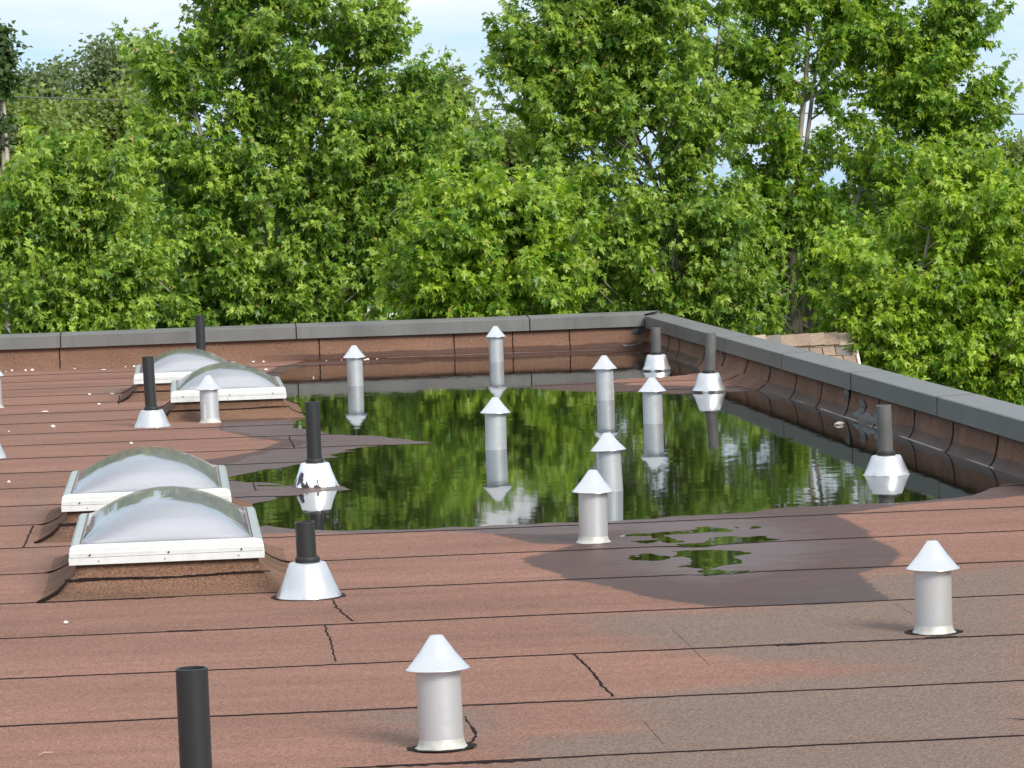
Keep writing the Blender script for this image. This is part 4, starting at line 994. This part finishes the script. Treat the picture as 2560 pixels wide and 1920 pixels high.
def tree(label, base, stems, blobs, mat, seed, dens=1.0, leaf=0.125, ry=0.85, shape=LEAF_MAPLE, stem_r=0.045, bright=0.0):
    """base (x, y); stems = polylines above the roof line that lead down to the base; blobs = lobes of the crown (x, y, z, rx, rz, branches)"""
    g = np.random.default_rng(seed)
    root = empty('maple_tree', (base[0], base[1], -6), label, 'tree', 'maples behind the roof')
    O = np.array([base[0], base[1], -6.0])
    wood = MB(); P = []; D = []; S = []; T = []; Yg = []
    stem_pts = []
    for st in stems:
        st = [np.array(p, float) for p in st]
        st = [p + np.array([0, g.uniform(-.25, .25)*min(1, i/2), 0]) for i, p in enumerate(st)]
        b0 = np.array([base[0]+g.normal(0, .12), base[1]+g.normal(0, .12), -6.0])
        knee = b0 + (st[0]-b0)*0.45 + np.array([0, 0, 0.6])
        path = [b0, knee] + st
        # smooth the polyline
        pts = []
        for a, c in zip(path[:-1], path[1:]):
            m = 5
            for i in range(m): pts.append(a+(c-a)*i/m + g.normal(0, .012, 3)*(1 if i else 0))
        pts.append(path[-1])
        for _ in range(2): pts = [pts[0]] + [(pts[i-1]+2*pts[i]+pts[i+1])/4 for i in range(1, len(pts)-1)] + [pts[-1]]
        L = len(pts); r0 = stem_r*g.uniform(.8, 1.15)
        rad = [r0*(1.5-1.0*i/L if i < L*.3 else 1.2*(1-0.78*(i/L))) for i in range(L)]
        wood.tube([p-O for p in pts], rad, 8)
        stem_pts += [(p, rad[i]) for i, p in enumerate(pts)]
    SP = np.array([p for p, _ in stem_pts])
    for (bx, by, bz, rx, rz, cnt) in blobs:
        for _ in range(max(1, int(cnt*dens))):
            d = unit(g.normal(0, 1, 3)); rr = g.random()**0.33
            ty = -abs(d[1]) if g.random() < 0.5 else d[1]
            tgt = np.array([bx+d[0]*rr*rx*.95, by+ty*rr*min(ry, rx*1.1+.25), bz+d[2]*rr*rz*.95])
            hd = np.hypot(SP[:, 0]-tgt[0], SP[:, 1]-tgt[1])
            score = np.abs((tgt[2]-SP[:, 2]) - 0.75*hd) + 0.35*hd
            i0 = int(np.argmin(score + g.random(len(score))*.25)); st = SP[i0]
            Lb = np.linalg.norm(tgt-st)
            mid = (st+tgt)/2 + np.array([0, 0, -0.08*Lb]) + g.normal(0, .04*Lb, 3)
            m = 7
            cur = [((1-t)**2)*st + 2*(1-t)*t*mid + t*t*tgt for t in np.linspace(0, 1, m+1)]
            r1 = min(stem_pts[i0][1]*.6, 0.009+0.010*Lb)
            wood.tube([p-O for p in cur], [r1*(1-.75*i/m)+.003 for i in range(m+1)], 4)
            # shoots on the outer part, each with opposite pairs of leaves
            bd = unit(cur[-1]-cur[-3])
            outer = min(0.95, Lb)
            nsh = max(5, int(5+outer*9))
            for k in range(nsh):
                t = 1 - (outer/max(Lb, .3))*(k/nsh)*0.95; t = max(t, 0.25)
                p0 = ((1-t)**2)*st + 2*(1-t)*t*mid + t*t*tgt
                side = unit(np.cross(bd, g.normal(0, 1, 3)))
                sd_ = unit(bd*g.uniform(.3, 1.1) + side*(0.0 if k == 0 else g.uniform(.5, 1.1)) + np.array([0, -.1, .38]))
                sl_ = g.uniform(.16, .36)*(1.15 if k == 0 else 1)
                npair = int(sl_/0.033)+2
                clump = g.normal(0, .21)
                for q in range(npair):
                    f_ = (q+.6)/npair
                    c0 = p0 + sd_*sl_*f_ + np.array([0, 0, -.05*f_*f_])
                    pa = unit(np.cross(sd_, np.array([0, 0, 1.0]) if q % 2 else g.normal(0, 1, 3)))
                    last = q == npair-1
                    for sg in (-1, 1):
                        td = unit(sd_*g.uniform(.3, .9) + pa*sg*g.uniform(.6, 1.1) + np.array([0, -.1, -g.uniform(.3, 1.7)]) + g.normal(0, .22, 3))
                        P.append(c0 + td*g.uniform(.02, .055) + np.array([0, 0, .012])); D.append(td)
                        S.append(leaf*g.uniform(.62, 1.12)*(0.62 if last else 1.0 if q else .9))
                        T.append(0.40+clump+g.normal(0, .22)+bright + (0.25 if last else 0)); Yg.append((g.uniform(.15, .95) if (last and g.random() < .16) else 0.0))
    P = np.array(P); D = np.array(D); S = np.array(S); T = np.array(T); Yg = np.array(Yg)
    keep = np.ones(len(P), bool)
    for (wx_, wz_, wrx, wrz, pr_) in WINDOWS:          # thin spots in the foliage where bare stems show
        xs = P[:, 0]*37/P[:, 1]; zs = 1.5+(P[:, 2]-1.5)*37/P[:, 1]
        q = ((xs-wx_)/(wrx*1.25))**2+((zs-wz_)/(wrz*1.1))**2
        keep &= ~((q < 1) & (g.random(len(P)) < pr_) & (P[:, 1] < 38.7))
    P, D, S, T, Yg = P[keep]-O, D[keep], S[keep], T[keep], Yg[keep]
    trunk = wood.build('trunk', M_bark, root, True)
    make_leaves('crown', P, D, S, np.clip(T, 0, 1), Yg, shape, mat, root, g)
    return root, len(P)

TL = {
 'A': ('tall wide maple left of centre, crown running out of the top of the picture', M_leaf, 1.0, 0.088, 0.0, 21),
 'B': ('lower maple at the left edge in front of the taller ones, pale new tips', M_leaf, 1.0, 0.087, 0.12, 22),
 'C': ('lower bushy maple in the middle under the gap of open sky', M_leaf_y, 1.0, 0.09, 0.0, 23),
 'D': ('tall maple right of centre with several bare grey stems showing', M_leaf, .92, 0.088, 0.05, 24),
 'E': ('tall maple at right with a forked trunk rising behind the shingled roof', M_leaf_y, .92, 0.088, -.12, 25),
 'F': ('lower maple at the right edge beyond the right parapet, bright leaves', M_leaf_y, 1.0, 0.09, 0.08, 26),
 'H': ('thin yellow green tree top in the open sky gap left of centre', M_leaf_l, 1.0, 0.12, 0.1, 27),
 'N': ('darker tree behind the right shoulder of the tall left maple', M_leaf, 1.0, 0.13, -.1, 28)}
nl = 0
for key, (blobs, stems) in TREES.items():
    lab, mat, dn, lf, br, sd_ = TL[key]
    bx = sum(s[0][0] for s in stems)/len(stems); by = sum(s[0][1] for s in stems)/len(stems)
    # lower skirt of the crown, reaching below the roof edge
    extra = []
    zl = min(b[2]-b[4] for b in blobs)
    for b_ in blobs:
        if b_[2] < 0.6 and key not in ('H', 'N'): extra.append((b_[0], b_[1]+.2, b_[2]-1.0, b_[3], .7, int(b_[5]*.35)))
    r_, n_ = tree(lab, (bx, by), stems, blobs+extra, mat, sd_, dn, lf, bright=br)
    nl += n_
print('leaves', nl)

# trees farther off: trunk, limbs and a loose crown of small leaf clumps
FARN = {'k': (M_leaf_k, 'dark_tree', 0.11), 'j': (M_leaf_d, 'hazy_tree', 0.11), 'l': (M_leaf_l, 'yellow_green_tree', 0.10), 'r': (M_leaf, 'background_tree', 0.15)}
FLAB = ['dark leafy tree top cut by the left edge high up', 'rounded dull green tree top far off at upper left', 'taller dull green tree with ragged top right of a similar one, upper left',
 'yellow green tree crown low at the left edge under the wire', 'yellow green tree crown just left of the tall maple', 'small tree top at the far right edge under open sky', 'bushy tree behind the right edge of the right maple',
 'yellow green tree behind the bushy middle maple under the sky gap', 'background tree far left behind the low left maple', 'background tree behind the left flank of the tall maple', 'background tree behind the trunk of the tall left maple', 'background tree behind the bushy middle maple',
 'background tree left of the bare grey stems', 'background tree between the two tall right maples', 'background tree behind the right maple', 'background tree last on the right behind the bright maple']
def far_tree(i, kd, blobs, seed):
    mat, nm, ls = FARN[kd]; g = np.random.default_rng(seed)
    bx = sum(b[0] for b in blobs)/len(blobs); by = blobs[0][1]
    root = empty(nm, (bx, by, -6), FLAB[i], 'tree', 'trees farther behind')
    O = np.array([bx, by, -6.0]); wood = MB()
    top = max(b[2] for b in blobs)
    tr = [np.array([bx, by, -6.0]), np.array([bx+g.uniform(-.2, .2), by, -3]), np.array([bx+g.uniform(-.2, .2), by, -.5]), np.array([bx, by, top-.2])]
    wood.tube([p-O for p in tr], [.2, .15, .1, .03], 8)
    P = []; D = []; S = []; T = []
    full = list(blobs)
    for (x, y, z_, rx, rz) in blobs:
        if kd == 'r': full += [(x, y, z_-1.5, rx*1.1, 1.0)]
        elif kd == 'k': full += [(x-.25, y, z_-.6, rx*1.6, .5)]
        else: full += [(x, y, z_-rz*1.6, rx*1.5, rz*1.3), (x, y+.3, z_-rz*3.4, rx*1.9, rz*1.6)]
    for (x, y, z_, rx, rz) in full:
        nc = int(40*max(rx*rz, .08)/(.5 if kd != 'r' else .62))+10
        for _ in range(nc):
            d = unit(g.normal(0, 1, 3)); rr = g.random()**.4
            c = np.array([x+d[0]*rr*rx, y+d[1]*rr*min(rx, 1.3), z_+d[2]*rr*rz])
            a = tr[2]+(tr[3]-tr[2])*g.random()
            wood.tube([a-O, (a+c)/2-O+np.array([0, 0, .05]), c-O], [.018, .012, .004], 4)
            nlv = int(g.uniform(60, 120)); cs = g.uniform(.13, .27)*(.45 if kd == 'k' else 1)
            off = g.normal(0, 1, (nlv, 3))*np.array([cs, cs, cs*.6])
            P.append(c+off); dd = off+g.normal(0, .15, (nlv, 3)); dd[:, 2] -= .12; D.append(dd)
            S.append(g.uniform(.6, 1.1, nlv)*ls); T.append(np.clip(.5+g.normal(0, .2)+g.normal(0, .2, nlv), 0, 1))
    P = np.vstack(P)-O
    wood.build('trunk', M_bark, root, True)
    make_leaves('crown', P, np.vstack(D), np.concatenate(S), np.concatenate(T), np.zeros(len(P)), LEAF_FAR, mat, root, g)
for i, (kd, bl) in enumerate(FAR):
    far_tree(i, kd, bl, 300+i)

# copies of three maples carry the row on past both sides of the picture
def copy_tree(o, dx, dy, rz, label):
    c = o.copy(); COL.objects.link(c); c.location = (o.location.x+dx, o.location.y+dy, o.location.z); c.rotation_euler.z = rz
    c['label'] = label
    for ch in o.children:
        d = ch.copy(); COL.objects.link(d); d.parent = c
    return c
maples = [o for o in bpy.data.objects if o.name.startswith('maple_tree')]
bpy.context.view_layer.update()
copy_tree(maples[0], -6.0, 1.2, 2.3, 'tall maple outside the picture to the left')
copy_tree(maples[1], -4.2, -.4, 1.4, 'low maple outside the picture to the left')
copy_tree(maples[4], 6.3, .8, 2.0, 'tall maple outside the picture to the right')
copy_tree(maples[5], 4.6, -.5, 1.2, 'low maple outside the picture to the right')

# distant woods that close the horizon
g = np.random.default_rng(77); P = []; D = []; S = []; T = []
for i in range(190):
    x = -75+i*0.9+g.uniform(-.4, .4); y = g.uniform(112, 135); h = g.uniform(5.6, 7.6); r = g.uniform(1.4, 2.6)
    k = 230; d = unit(g.normal(0, 1, (k, 3))); rr = g.random((k, 1))**.33
    P.append(np.array([x, y, -6+h*.5])+d*rr*np.array([r, r, h*.5])); D.append(d+np.array([0, 0, -.3])); S.append(g.uniform(.45, .85, k)); T.append(np.clip(g.normal(.3, .15)+g.normal(0, .12, k), 0, 1))
P = np.vstack(P)
woods = make_leaves('distant_woods', P, np.vstack(D), np.concatenate(S), np.concatenate(T), np.zeros(len(P)), LEAF_FAR, M_leaf_d, None, g)
tag(woods, 'far-off woods along the horizon behind everything', 'woods', kind='stuff')
